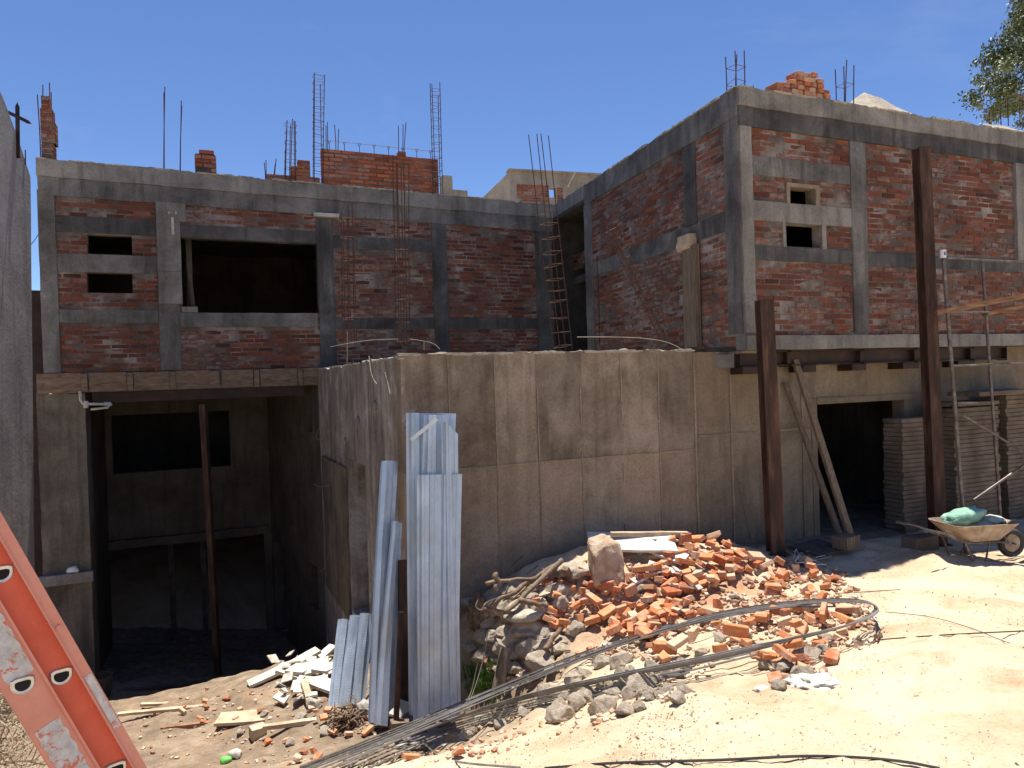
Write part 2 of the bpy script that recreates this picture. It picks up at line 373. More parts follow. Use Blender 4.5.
def bumps(x,y):
    v=Vector((x,y,0))
    b=.055*noise.fractal(v*.9,1.0,2.0,4)+.03*noise.fractal(v*3.1+Vector((5,5,0)),1.0,2.0,4)
    return b
GX0,GX1,GY0,GY1,GS=-9.0,11.0,-2.0,15.0,.05
nx=int((GX1-GX0)/GS)+1; ny=int((GY1-GY0)/GS)+1
xs=np.linspace(GX0,GX1,nx); ys=np.linspace(GY0,GY1,ny)
gx,gy=np.meshgrid(xs,ys,indexing='ij')
flatxy=np.c_[gx.ravel(),gy.ravel()]
H=np.concatenate([tps(flatxy[i:i+20000]) for i in range(0,len(flatxy),20000)]).reshape(nx,ny)
H=np.clip(H,-5.3,-1.2)
H[(gy>11.5)&(gx<-1)]=np.minimum(H[(gy>11.5)&(gx<-1)],-4.7)
def inpoly(px,py,poly):
    c=False; j=len(poly)-1
    for i in range(len(poly)):
        xi,yi=poly[i]; xj,yj=poly[j]
        if (yi>py)!=(yj>py) and px<(xj-xi)*(py-yi)/(yj-yi)+xi: c=not c
        j=i
    return c
for i in range(nx):
    for j in range(ny):
        x,y=xs[i],ys[j]; v=Vector((x,y,0))
        m=.0
        # lumpy rubble mound
        dm=math.exp(-(((x-1.2)/1.6)**2+((y-7.2)/.9)**2))
        toe=math.exp(-(((x+.1)/.9)**2+((y-6.8)/.7)**2))
        H[i,j]+=bumps(x,y)+dm*(.12*noise.noise(v*3)+.07*noise.noise(v*8))+toe*(.14*noise.noise(v*5)+.08*noise.noise(v*11))+.006*noise.noise(v*14)+.014*max(0,noise.noise(v*6))+.012*abs(noise.noise(v*2.3))+.010*noise.noise(v*9)
rf=random.Random(5)
def dent(cx,cy,L_,W_,a,d):
    i0=int((cx-GX0)/GS); j0=int((cy-GY0)/GS); k=int(L_/GS)+2
    for i in range(max(0,i0-k),min(nx,i0+k)):
        for j in range(max(0,j0-k),min(ny,j0+k)):
            dx,dy=xs[i]-cx,ys[j]-cy; u=(dx*math.cos(a)+dy*math.sin(a))/L_; v=(-dx*math.sin(a)+dy*math.cos(a))/W_; q=u*u+v*v
            if q<4: H[i,j]+=d*(-math.exp(-q*2.2)+.55*math.exp(-(q-1.3)**2*3))
for _ in range(420):
    x=rf.uniform(.2,7); y=rf.uniform(2.4,8.9); dent(x,y,rf.uniform(.10,.16),rf.uniform(.05,.08),rf.gauss(1.2,.5),rf.uniform(.008,.02))
for t in range(120):
    f=t/119; x=5.6-2.6*f+.25*math.sin(f*5); y=8.4-6*f; dent(x,y,.09,.05,1.15,.012)
def gz(x,y):
    fx=(x-GX0)/GS; fy=(y-GY0)/GS
    i=min(max(int(fx),0),nx-2); j=min(max(int(fy),0),ny-2); a=fx-i; b=fy-j
    a=min(max(a,0),1); b=min(max(b,0),1)
    return float(H[i,j]*(1-a)*(1-b)+H[i+1,j]*a*(1-b)+H[i,j+1]*(1-a)*b+H[i+1,j+1]*a*b)
def og(px,py,Ymax=14):
    r=ray(px,py); r=r/r.y; Y=1.5
    while Y<Ymax:
        p=r*Y
        if p.z<gz(p.x,p.y): 
            return Vector((p.x,p.y,gz(p.x,p.y)))
        Y+=.02
    p=r*Ymax; return Vector((p.x,p.y,gz(p.x,p.y)))
def proj(v):
    c=CAMR.transposed()@v; return (512+F*c.x/-c.z, 384-F*c.y/-c.z)
mb=MB()
vid={}
def gvert(i,j,x,y,z):
    return mb.av((x,y,z))
ids=np.zeros((nx,ny),int)
tn={}
for i in range(nx):
    for j in range(ny): ids[i,j]=mb.av((xs[i],ys[j],H[i,j]))
for i in range(nx-1):
    for j in range(ny-1):
        x,y,z=xs[i],ys[j],H[i,j]
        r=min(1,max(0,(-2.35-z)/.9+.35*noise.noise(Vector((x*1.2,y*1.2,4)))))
        g=math.exp(-(((x-1.9)/1.2)**2+((y-7.1)/.8)**2))*(.7+.8*noise.noise(Vector((x*2,y*2,9))))
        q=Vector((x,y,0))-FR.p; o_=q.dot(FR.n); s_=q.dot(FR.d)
        c=min(1,max(0,(o_+.45)/.6)) if s_>-.8 and x>1.5 else 0  # shade under the overhang painted into the soil, along with wall-foot dirt
        if x<-1 and y>9.6: c=min(1,(y-9.6)/.8)  # the building's shade painted into the garage floor and its mouth
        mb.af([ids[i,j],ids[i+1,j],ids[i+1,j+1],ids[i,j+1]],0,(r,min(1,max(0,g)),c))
# outer skirt to the horizon
def ring(pts): return [mb.av(p) for p in pts]
inner=[(i,0) for i in range(0,nx)]+[(nx-1,j) for j in range(1,ny)]+[(i,ny-1) for i in range(nx-2,-1,-1)]+[(0,j) for j in range(ny-2,0,-1)]
prev=[ids[i,j] for i,j in inner]; cx,cy=1.0,6.5
for k,(rad,zz) in enumerate([(18,-3.5),(40,-4.5),(150,-5),(900,-6),(4000,-8)]):
    cur=[]
    for (i,j) in inner:
        a=math.atan2(ys[j]-cy,xs[i]-cx); cur.append(mb.av((cx+rad*math.cos(a),cy+rad*math.sin(a),zz)))
    L=len(inner)
    for q in range(L): mb.af([prev[q],cur[q],cur[(q+1)%L],prev[(q+1)%L]][::1],0,(.3,0,0))
    prev=cur
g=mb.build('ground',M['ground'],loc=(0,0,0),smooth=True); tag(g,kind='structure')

# small loose gravel and grit: nobody could count it
mb=MB(); k=0
for _ in range(14000):
    if random.random()<.55: px,py=U(60,900),U(560,768)
    else: px,py=U(560,1024),U(560,768)
    p=og(px,py)
    if p.y>10: continue
    dens=noise.noise(Vector((p.x*1.3,p.y*1.3,2)))
    if px>700 and py>640 and random.random()>.12+.3*max(0,dens): continue
    if dens<-.1 and random.random()<.7: continue
    s=U(.003,.010)*(1.8 if random.random()<.08 else 1)
    tt=random.random()
    c=[p+Vector((U(-1,1)*s,U(-1,1)*s,U(-.3,.2)*s)) for _ in range(3)]+[p+Vector((U(-.4,.4)*s,U(-.4,.4)*s,s*U(.6,1.1)))]
    i=[mb.av(q) for q in c]
    for q in ((0,1,3),(1,2,3),(2,0,3)): mb.af([i[a] for a in q],0,(tt,0,0))
M['grit']=simple('grit',[(.15,(.32,.2,.13)),(.4,(.46,.36,.25)),(.6,(.56,.48,.37)),(.85,(.66,.6,.5))],5,.95,bs=0,usetone=True)
tag(mb.build('gravel',M['grit'],loc=(0,0,0)),kind='stuff',label='scattered grit and pebbles on the sandy soil')

# ------------------------------------------------------------------ wall helpers
def free(a,b,blocks):
    """interval [a,b] minus list of intervals"""
    segs=[(a,b)]
    for c,d in blocks:
        out=[]
        for x,y in segs:
            if d<=x or c>=y: out.append((x,y)); continue
            if c>x: out.append((x,c))
            if d<y: out.append((d,y))
        segs=out
    return [s for s in segs if s[1]-s[0]>.015]
def bricks(mb,s0,s1,z0,z1,face=0.0,holes=(),blocks=(),L=.235,h=.058,mo=.015,dark=0.0,white=0.0,depth=.04,wob=.0):
    """courses of uneven bricks in front of a mortar bed, material 0 = brick, 1 = mortar"""
    zz=z0; k=0
    while zz<z1-.02:
        zt=min(zz+h,z1)
        bl=[(b[0],b[1]) for b in list(holes)+list(blocks) if b[2]<zt-.01 and b[3]>zz+.01]
        st=s0-(L*.5 if k%2 else 0)-U(0,.03)
        cuts=[]; x=st
        while x<s1: l=L+U(-.012,.012); cuts.append((x,x+l)); x+=l+mo
        for (a,b) in cuts:
            for (c,d) in free(max(a,s0),min(b,s1),bl):
                p=U(-.008,.006); tz=U(-.004,.004)
                if random.random()<.03: p+=.014
                t=(min(1,max(0,random.gauss(.48-dark,.22))),min(1,max(0,random.random()*1.0+white)),0)
                mb.box(c+U(0,.004),d-U(0,.004),face+p,face+depth,zz+tz+U(0,.004),zt+tz-U(0,.003),0,t,.003,('y1',))
        zz+=h+mo; k+=1
def mortar_bed(mb,s0,s1,z0,z1,face,thick,holes):
    xs_=sorted({s0,s1,*[min(max(h[0],s0),s1) for h in holes],*[min(max(h[1],s0),s1) for h in holes]})
    zs_=sorted({z0,z1,*[min(max(h[2],z0),z1) for h in holes],*[min(max(h[3],z0),z1) for h in holes]})
    for i in range(len(xs_)-1):
        for j in range(len(zs_)-1):
            a,b,c,d=xs_[i],xs_[i+1],zs_[j],zs_[j+1]
            mx,mz=(a+b)/2,(c+d)/2
            if any(h[0]<mx<h[1] and h[2]<mz<h[3] for h in holes): continue
            mb.box(a,b,face,face+thick,c,d,1,(.5,.5,0))
def cells(mb,s0,s1,z0,z1,o0,o1,holes,m=0):
    xs_=sorted({s0,s1,*[h[0] for h in holes],*[h[1] for h in holes]}); zs_=sorted({z0,z1,*[h[2] for h in holes],*[h[3] for h in holes]})
    for i in range(len(xs_)-1):
        for j in range(len(zs_)-1):
            mx,mz=(xs_[i]+xs_[i+1])/2,(zs_[j]+zs_[j+1])/2
            if any(h[0]<mx<h[1] and h[2]<mz<h[3] for h in holes): continue
            mb.box(xs_[i],xs_[i+1],o0,o1,zs_[j],zs_[j+1],m)
def rect(fr,x0,y0,x1,y1,off=0):
    """pixel rectangle on the frame plane -> (s0,s1,z0,z1)"""
    xm,ym=(x0+x1)/2,(y0+y1)/2
    s0=fr.sz(x0,ym,off)[0]; s1=fr.sz(x1,ym,off)[0]; zt=fr.sz(xm,y0,off)[1]; zb=fr.sz(xm,y1,off)[1]
    return (min(s0,s1),max(s0,s1),zb,zt)

# ================================================================== LEFT BUILDING
BASEL=-5.1
LB=thing('brick_building','long brick and concrete house shell on the left with wide dark window above open garage','building',(P_L.x,P_L.y,BASEL),A2)
sR=FL.sz(553,280)[0]
def LR(x0,y0,x1,y1,off=0): return rect(FL,x0,y0,x1,y1,off)
win1=LR(87,235,132,254.5); win2=LR(87,273,132.5,293); big=LR(181,240.5,318,313)
big=(big[0],big[1],big[2],big[3])
holes=[win1,win2,big]
BB=.27
members=[]   # (name, rect, mat, proud)
def roofbot(px): return 0
zb_beam=FL.sz(60,193)[1]; 
cL=(.045,FL.sz(57,260)[0],BB,3.05)
members.append(('column',cL,'grey',.02))
members.append(('roof_beam',(.06,sR+.02,2.98,ROOF),'grey',.03))
t1=LR(57,218,158,234); members.append(('tie_beam',(cL[1]+.004,FL.sz(158,230)[0],t1[2],t1[3]),'greydark',.014))
t1=LR(57,255,158,272.6); members.append(('tie_beam',(cL[1]+.004,FL.sz(158,260)[0],t1[2],t1[3]),'grey',.016))
t1=LR(57,310,158,323); members.append(('tie_beam',(cL[1]+.004,FL.sz(158,310)[0],t1[2],t1[3]),'grey',.014))
c2=LR(159,300,180,330); members.append(('column',(c2[0],c2[1],BB,2.975),'grey',.018))
li=LR(181,228,318,241); members.append(('lintel',(c2[1]+.004,FL.sz(317,240)[0],big[3],li[3]),'greydark',.02))
si=LR(181,313.5,318,327); members.append(('sill',(c2[1]+.004,FL.sz(317,310)[0],si[2],big[2]-.002),'grey',.035))
c3=LR(318,260,334,300); members.append(('column',(c3[0],c3[1],BB,2.975),'greydark',.03))
c4=LR(433,260,447.5,300); members.append(('column',(c4[0],c4[1],BB,2.975),'greydark',.02))
c5=LR(536,260,551,300); members.append(('column',(c5[0],c5[1]+.02,BB,2.975),'greydark',.02))
t1=LR(336,238,432,250); members.append(('tie_beam',(c3[1]+.004,c4[0]-.004,t1[2],t1[3]),'greydark',.012))
t1=LR(336,318,432,329); members.append(('tie_beam',(c3[1]+.004,c4[0]-.004,t1[2],t1[3]),'greydark',.014))
t1=LR(449,318,535,329); members.append(('tie_beam',(c4[1]+.004,c5[0]-.004,t1[2],t1[3]),'greydark',.014))
for nm,(a,b,c,d),mt,pr in members:
    mb=MB(FL.M)
    if nm=='roof_beam':
        mb.rough(a,b,-pr,.15,c,3.25,.10,.007); mb.M=FL.M
        n0=len(mb.v)
        mb2=MB(FL.M); mb2.rough(a-.01,b,-pr-.02,.15,3.253,d,.06,.012,.035)
        for M_ in (mb,mb2):
            for v in M_.v: v.z-=.13*max(0,(v-FL.p).dot(FL.d))/sR
        mb2.build('slab_edge',M['light'],LB)
    else: mb.rough(a,b,-pr,.15,c,d,.10,.007)
    mb.build(nm,M[mt],LB)
mb=MB(FL.M)
blk=[(r[0],r[1],r[2],r[3]) for nm,r,_,_ in members]
bricks(mb,0.1,sR,BB,2.98,0.0,holes,blk,dark=.0)
mortar_bed(mb,.11,sR,BB+.002,2.975,.004,.15,holes)
mb.build('brick_wall',[M['brickL'],M['mortar']],LB)
# upper shell: roof slab, back wall, ends
mb=MB(FL.M); mb.box(.1,sR,.155,6.2,3.15,3.36); mb.build('roof_slab',M['grey'],LB)
mb=MB(FL.M); mb.box(.11,sR,6.0,6.2,.29,3.245); mb.box(.11,.26,.165,5.99,.29,3.245); mb.box(sR-.15,sR,.165,5.99,.29,3.245)
mb.build('inner_wall',M['inner'],LB)
mb=MB(FL.M); mb.box(0.0,sR,.02,6.2,.03,.265); mb.build('floor_slab',M['grey'],LB)
# props behind the big window
for px in (188,):
    mb=MB(FL.M); a=FL.sz(px,310,.5 if px<190 else 1.6); o=.5 if px<190 else 1.6
    mb.box(a[0],a[0]+.09,o,o+.09,.27,3.24); mb.build('prop',M['inner'],LB)
mb=MB(FL.M); a=FL.sz(196,310,.4); b=FL.sz(188,262,.4); mb.bar((a[0],.4,.9),(b[0],.45,2.1),.03,.05); mb.build('prop',M['timberv'],LB)
mb=MB(FL.M); a=LR(182,307,198,313.5); mb.rough(a[0],a[1],-.03,.12,big[2]+.004,a[3],.06,.006); mb.build('brick_stub',M['light'],LB)
# plywood shutter on column two
mb=MB(FL.M); p=LR(157.5,203,181,304); cc=[(p[2],p[2]+.52),(p[2]+.523,p[2]+.60),(p[2]+.603,p[3]-.42),(p[3]-.417,p[3])]
for (a,b) in cc: mb.rough(p[0],p[1]-.0,-.055 if b-a<.2 else -.042,-.022,a,b,.1,.003)
mb.box(p[1],p[1]+.09,-.042,-.022,p[3]-.3,p[3])
mb.build('column_shutter',M['light'],LB)
mb=MB(FL.M); 
for px in (169,176): q=FL.sz(px,214); mb.box(q[0]-.012,q[0]+.012,-.10,-.057,q[1]-.02,q[1]+.015)
q=FL.sz(172.5,218); mb.box(q[0]-.02,q[0]+.02,-.062,-.057,q[1]-.28,q[1])
mb.build('form_bracket',M['pvc'],LB)
mb=MB(FL.M); q=LR(313,214.5,338,218); mb.rough(q[0],q[1],-.12,-.035,q[2],q[3],.06,.004); mb.build('ledge_board',M['pvc'],LB)
# timber fascia formwork between the storeys
zt=BB-.004; zb=FL.sz(100,392)[1]
for i,(x0,x1) in enumerate([(37,82),(89,127),(134,170),(176,211),(222,253),(260,297),(303,335)]):
    s0,s1=FL.sz(x0,380)[0],FL.sz(x1,380)[0]
    mb=MB(FL.M); mb.rough(s0,s1,-.05,-.012,zb+U(0,.01),zt-U(0,.012),.12,.004); mb.build('fascia_board',M['fascia'],LB)
for x0 in (85,130.5,173,211.5,216.5,256.5,300):
    s0=FL.sz(x0,380)[0]; mb=MB(FL.M); mb.rough(s0-.04,s0+.04,-.085,-.052,zb+.004,zt-.02,.12,.003)
    mb.build('fascia_cleat',M['fascia'],LB)
mb=MB(FL.M); s1=FL.sz(322,400)[0]; mb.box(-.05,s1,-.008,.35,zb-.0,.025); mb.build('edge_beam',M['grey'],LB)
mb=MB(FL.M); mb.rough(FL.sz(92,400)[0],FL.sz(305,400)[0],.02,.14,FL.sz(100,403)[1],zb-.006,.2,.004); mb.build('lower_beam',M['rustdark'],LB)
# lower storey: left pier, back wall, inner walls
pr=LR(37,393,90,680); mb=MB(FL.M); mb.rough(-.06,pr[1],.0,.55,BASEL-.2,zb-.008,.14,.008); mb.build('pier',M['pier'],LB)
q=LR(40,573,92,583); mb=MB(FL.M); mb.rough(q[0],q[1]+.03,-.11,-.012,q[2],q[3],.08,.005); mb.build('pier_ledge',M['light'],LB)
OB=3.0
s0=FL.sz(60,500,OB)[0]; s1=FL.sz(275,500,OB)[0]+.5
hw=LR(112,413,230,470,OB); hd=LR(94,549,268,760,OB)
hd=(hd[0],hd[1],BASEL-.3,FL.sz(180,542,OB)[1])
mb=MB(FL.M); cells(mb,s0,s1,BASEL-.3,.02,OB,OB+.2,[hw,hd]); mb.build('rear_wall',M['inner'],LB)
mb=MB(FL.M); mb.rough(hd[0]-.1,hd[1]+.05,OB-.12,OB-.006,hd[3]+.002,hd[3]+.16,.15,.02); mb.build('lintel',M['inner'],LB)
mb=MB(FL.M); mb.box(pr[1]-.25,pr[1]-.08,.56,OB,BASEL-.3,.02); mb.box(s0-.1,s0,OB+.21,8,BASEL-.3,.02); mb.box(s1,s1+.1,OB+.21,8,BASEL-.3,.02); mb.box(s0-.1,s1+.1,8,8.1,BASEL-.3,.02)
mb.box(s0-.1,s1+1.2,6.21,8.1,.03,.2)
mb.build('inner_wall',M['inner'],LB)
for px in (168,200):
    mb=MB(FL.M); a=FL.sz(px,540,OB+.1)[0]; mb.box(a,a+.1,OB+.03,OB+.13,BASEL-.2,hd[3]-.004); mb.build('prop',M['grime'],LB)
# right inner wall, from the retaining wall end to the rear wall
wa=FL.w(FL.sz(321,480)[0],.0,0); wb=FL.w(FL.sz(270,500,OB)[0],OB,0)
ang=math.atan2((wb-wa).y,(wb-wa).x); FI=Frame(wa,ang); Li=(wb-wa).length
mb=MB(FI.M); h1=rect(FI,275,545,286,652); h2=rect(FI,309,565,318,607); h3=rect(FI,307,400,312,432)
h1=(h1[0],h1[1],BASEL-.3,h1[3])
cells(mb,0.02,Li-.02,BASEL-.3,.02,-.22,0,[h1,h2,h3]); mb.build('side_wall',M['inner'],LB)
if True:
    mb=MB(FI.M); mb.box(0.0,Li,-.9,-.85,BASEL-.3,.02); mb.build('closing_wall',M['inner'],LB)
# outside gap behind neighbour
mb=MB(FL.M); mb.box(-.35,-.02,.6,.75,BASEL,1.6); mb.build('gap_board',M['rustdark'],LB)
# leaning prop in the garage
pt=at(203,404,11.7); pb=at(218,668,12.2); pb.z=gz(pb.x,pb.y)-.02
mb=MB(); mb.bar(pb,pt,.11,.09,(1,0,0)); tag(mb.build('prop_post',M['rust']),'rusty upright prop standing in the dark garage opening','post')
# pipe
P=[FL.w(*[FL.sz(80,388,-.12)[0],-.12,FL.sz(80,388,-.12)[1]])]
def wl(px,py,o): s,z=FL.sz(px,py,o); return FL.w(s,o,z)
mb=MB(); mb.tube([wl(80,391,-.1),wl(80.5,400,-.1),wl(83,404,-.1),wl(98,404,-.1),wl(112,404.5,-.1)],.022,8)
mb.tube([wl(86,401,-.1),wl(86,408,-.1)],.035,8); mb.tube([wl(91,409.5,-.14),wl(108,407.5,-.14),wl(110,404,-.12)],.018,8)
mb.tube([wl(104,404,-.1),wl(111,404,-.1)],.033,8)
tag(mb.build('drain_pipe',M['pvc']),'short white pipe stub hanging under the timber fascia by the pier','pipe')
q=wl(72.5,571,-.06)
mb=MB(); mb.tube([q+Vector((-.08,0,-.02)),q+Vector((-.04,0,.01)),q+Vector((.04,0,.03)),q+Vector((.09,0,-.01))],[.03,.05,.055,.02],8); tag(mb.build('rag',M['white'],smooth=True),'small crumpled white rag on the ledge of the left pier','rag')

# ================================================================== RIGHT BUILDING
BASER=-2.35
RB=thing('brick_building','tall two storey brick building on the right with two tiny windows above a concrete base','building',(P_R.x,P_R.y,BASER),A2)
def RR(x0,y0,x1,y1,off=0): return rect(FR,x0,y0,x1,y1,off)
sE=FR.sz(1100,250)[0]
w1=RR(789,188,814.5,204); w2=RR(785,224,821,247); holes=[w1,w2]
mem=[]
beamb=FR.sz(800,134)[1]
cc_=(0,FR.sz(752.5,240)[0],.45,beamb-.004)
mem.append(('column',cc_,'light',.035))
mem.append(('roof_beam',(-.0,sE,beamb,ROOF),'grey',.03))
c2=RR(852,260,867,280); mem.append(('column',(c2[0],c2[1],.45,beamb-.004),'grey',.02))
t=RR(752,161,850,180); mem.append(('tie_beam',(cc_[1]+.004,c2[0]-.004,t[2],t[3]),'grey',.012))
t=RR(752,204.5,850,223); mem.append(('tie_beam',(cc_[1]+.004,c2[0]-.004,w2[3]+.004,t[3]),'light',.016))
t=RR(752,248,850,262); mem.append(('tie_beam',(cc_[1]+.004,c2[0]-.004,t[2],min(t[3],w2[2]-.004)),'greydark',.018))
mem.append(('tie_beam',(c2[1]+.004,sE,t[2]-.01,t[3]-.01),'greydark',.014))
c3=RR(1014,200,1032,240); mem.append(('column',(c3[0],c3[1],1.55,beamb-.004),'light',.05))
zs0=FR.sz(850,343)[1]; 
mem.append(('floor_slab_edge',(-.0,sE,.24,.42),'light',.06))
for nm,(a,b,c,d),mt,pr in mem:
    mb=MB(FR.M)
    if nm=='roof_beam':
        mb.rough(a,b,-pr,.15,c,ROOF-.24,.10,.007); mb2=MB(FR.M); mb2.rough(a-.01,b,-pr-.02,.15,ROOF-.237,ROOF,.06,.012,.035); mb2.build('slab_edge',M['light'],RB)
    else: mb.rough(a,b,-pr,.15,c,d,.10,.007)
    mb.build(nm,M['greydark' if nm=='roof_beam' else mt],RB)
mb=MB(FR.M)
bricks(mb,0.0,sE,.425,beamb,0.0,holes,[r[1] for r in mem],white=.04)
mortar_bed(mb,.02,sE,.425,beamb,.004,.15,holes)
mb.build('brick_wall',[M['brick'],M['mortar']],RB)
for w in (w1,w2):
    mb=MB(FR.M); f=.05
    for (a,b,c,d) in ((w[0]-f,w[0],w[2]-f*.3,w[3]+f),(w[1],w[1]+f*1.4,w[2]-f*.3,w[3]+f),(w[0]+.002,w[1]-.002,w[3],w[3]+f)):
        mb.rough(a,b,-.022,.14,c,d,.06,.004)
    mb.build('window_surround',M['seam'] if w is w1 else M['light'],RB)
# side wall, own frame
def SR(x0,y0,x1,y1): return rect(FS,x0,y0,x1,y1)
sfar=FS.sz(587,250)[0]; s_in,s_out=min(0,sfar),max(0,sfar)
osd=1 if FS.n.dot(FR.d)>0 else -1
def ob(a,b): return (min(a*osd,b*osd),max(a*osd,b*osd))
smem=[]
def sband(y_near,y_far): pass
bz=FS.sz(660,243)[1]; bzt=FS.sz(660,228)[1]
zb=FS.sz(630,263)[1]; zt_=FS.sz(660,238)[1]
mid_t=(FS.sz(593,262.5)[1]+FS.sz(726,213.7)[1])/2; mid_b=(FS.sz(593,278)[1]+FS.sz(728,229)[1])/2
rb_b=(FS.sz(590.5,200)[1]+FS.sz(668,160)[1])/2
cf=SR(586,250,593,270); cm=SR(685,180,697,220); cn=SR(727,200,740,230)
def order(r): return r
lowend=.30
ng=(min(0,cn[0],cn[1]),max(0,cn[0],cn[1])) if True else None
cn0=FS.sz(727,230)[0]; near=(min(-.0,cn0),max(0,cn0))
near=(near[0]+(.0 if near[0]<-.001 else .0),near[1])
smem+= [('column',(cf[0],cf[1],lowend,rb_b-.004),'grey',.02),('column',(cm[0],cm[1],mid_t+.004,rb_b-.004),'greydark',.02),
        ('column',(near[0] if near[0]<-.01 else .155,near[1] if near[1]>.01 else -.0,.45,rb_b-.004),'grey',.02)]
smem+= [('tie_beam',((near[1] if near[1]>.01 else s_in)+.004 if near[1]>.01 else cf[1]+.004, (cf[0]-.004) if near[1]>.01 else near[0]-.004, mid_b,mid_t),'grey',.014)]
smem+= [('roof_beam',((.155 if s_out>.5 else s_in-.0),(s_out if s_out>.5 else -.0),rb_b,ROOF),'grey',.03)]
for nm,(a,b,c,d),mt,pr in smem:
    if a>b: a,b=b,a
    mb=MB(FS.M); o=ob(-pr,.15); mb.rough(a,b,o[0],o[1],c,d,.10,.007,.03 if nm=='roof_beam' else 0); mb.build(nm,M[mt],RB)
def side_bricks(a,b,z0,z1,mat,white,dark):
    mb=MB(FS.M if osd==1 else FS.M@Matrix.Scale(-1,4,(0,1,0)))
    bricks(mb,a,b,z0,z1,0,(),[(min(r[1][0],r[1][1]),max(r[1][0],r[1][1]),r[1][2],r[1][3]) for r in smem],white=white,dark=dark)
    mortar_bed(mb,a,b,z0,z1,.004,.15,())
    mb.build('brick_wall',[M[mat],M['mortar']],RB)
a_,b_=(max(s_in,0)+.155,s_out) if s_out>.5 else (s_in,-.155)
spl=FS.sz(691,200)[0]
lo,hi=min(a_,b_),max(a_,b_)
side_bricks(min(lo,hi) if spl<lo else lo, spl, lowend, rb_b,'brickW' if abs(lo)<abs(hi) else 'brick',.1,0)
side_bricks(spl,hi,lowend,rb_b,'brick' if abs(lo)<abs(hi) else 'brickW',.0,.05)
# timber post on the side wall under the tie beam
q=SR(688,260,702,330); mb=MB(FS.M); o=ob(-.10,-.024); mb.rough(q[0]+.03,q[1],o[0],o[1],lowend+.03,mid_b-.05,.12,.004); mb.build('timber_post',M['timberv'],RB)
mb=MB(FS.M); q=SR(687,238,697,246); o=ob(-.16,-.03)
for _ in range(5): mb.box(q[0]+U(-.1,.1),q[1]+U(-.1,.05),o[0]+U(0,.05),o[1],q[2]+U(-.05,.05),q[3]+U(-.03,.03),0,None,.02)
mb.build('broken_brick',M['planky'],RB)
# roof slab, floors, inner walls
def pl(v,z): return Vector((v.x,v.y,z))
farS=FS.w(sfar,0,0); e=FR.w(sE,0,0); eb=FR.w(sE,6.5,0)
inn=FR.w(.16,.16,0); farin=farS+FS.n*osd*.16
back=farS+FR.d*((eb-farS).dot(FR.d)); 
poly=[inn,FR.w(sE,.16,0),back,farin]
mb=MB(); mb.prism([pl(v,3.25) for v in poly],(0,0,.24)); mb.build('roof_slab',M['grey'],RB)
mb=MB(); mb.prism([pl(v,.245) for v in [inn+Vector((0,0,0)),FR.w(sE,.16,0),back,farin]],(0,0,.17)); mb.build('floor_slab',M['light'],RB)
mb=MB(); mb.prism([pl(v,.43) for v in [farin,back,back+FR.n*.15,farin+FR.n*.15]],(0,0,2.8)); mb.prism([pl(v,.43) for v in [FR.w(sE,.16,0),FR.w(sE+.1,.16,0),back+FR.d*.1,back]],(0,0,2.8)); mb.build('inner_wall',M['inner'],RB)
# ground floor wall C set back under the slab
OC=.30
sC0=FR.sz(697,450,OC)[0]; dC=RR(818,402,906,545,OC); dC=(dC[0],dC[1],BASER-.4,dC[3])
def tc(st):
    def f(a,b):
        k=math.floor(a/.62+.1); j=1 if b>-.77 else 0; rr=random.Random(k*7+j*3+st); return (rr.uniform(.45,1),rr.uniform(0,.8)*(1 if j else .5),0)
    return f
for (a,b,c,d) in ((sC0,dC[0],BASER-.4,.235),(dC[1],sE,BASER-.4,.235),(dC[0],dC[1],dC[3],.235)):
    mb=MB(FR.M); mb.rough(a,b,OC,OC+.2,c,d,.12,.006,tf=tc(5)); mb.build('base_wall',M['wallC'],RB)
mb=MB(FR.M)
for px in (731,802): s=FR.sz(px,430,OC)[0]; mb.rough(s-.012,s+.012,OC-.016,OC+.0,BASER,.2,.1,.006)
z=FR.sz(730,434,OC)[1]; mb.rough(sC0+.02,dC[0]-.02,OC-.014,OC+.001,z-.01,z+.012,.1,.006)
mb.build('cement_joint',M['seam'],RB)
mb=MB(FR.M)  # dark room behind the doorway
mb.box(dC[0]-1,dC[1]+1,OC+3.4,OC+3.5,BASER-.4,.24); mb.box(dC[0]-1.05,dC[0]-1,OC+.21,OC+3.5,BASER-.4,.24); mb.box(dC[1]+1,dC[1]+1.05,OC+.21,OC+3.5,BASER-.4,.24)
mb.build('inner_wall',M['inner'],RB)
mb=MB(FR.M); mb.rough(dC[0]-.1,dC[0]-.004,OC-.012,OC+.1,BASER-.2,dC[3]+.08,.12,.005); mb.rough(dC[0],dC[1]+.3,OC-.02,OC+.1,dC[3]+.004,dC[3]+.09,.12,.005); mb.build('door_surround',M['wallC'],RB)
# steel beams under the slab and their pockets
segs=[(741,785),(789,858),(862,912),(915,968),(972,1004)]
for k,(x0,x1) in enumerate(segs):
    s0,s1=FR.sz(x0,355,.1)[0],FR.sz(x1,355,.1)[0]; mb=MB(FR.M)
    zt,zb=.232,.232-.20
    mb.box(s0,s1,.06,.20,zt-.016,zt); mb.box(s0,s1,.06,.20,zb,zb+.016); mb.box(s0,s1,.12,.135,zb+.017,zt-.017)
    mb.box(s1-.012,s1-.002,.05,.21,zb-.01,zt-.001)
    mb.build('steel_beam',M['rustdark'],RB)
for x0,x1 in ((740,765),(800,813),(849,863),(900,916),(955,972)):
    s0,s1=FR.sz(x0,365,.1)[0],FR.sz(x1,365,.1)[0]; mb=MB(FR.M)
    mb.box(s0,s1,.05,.30,-.06,.028); mb.box(s0-.02,s1+.03,.02,.25,.0285,.0315); mb.build('bearing_block',M['rustdark'],RB)
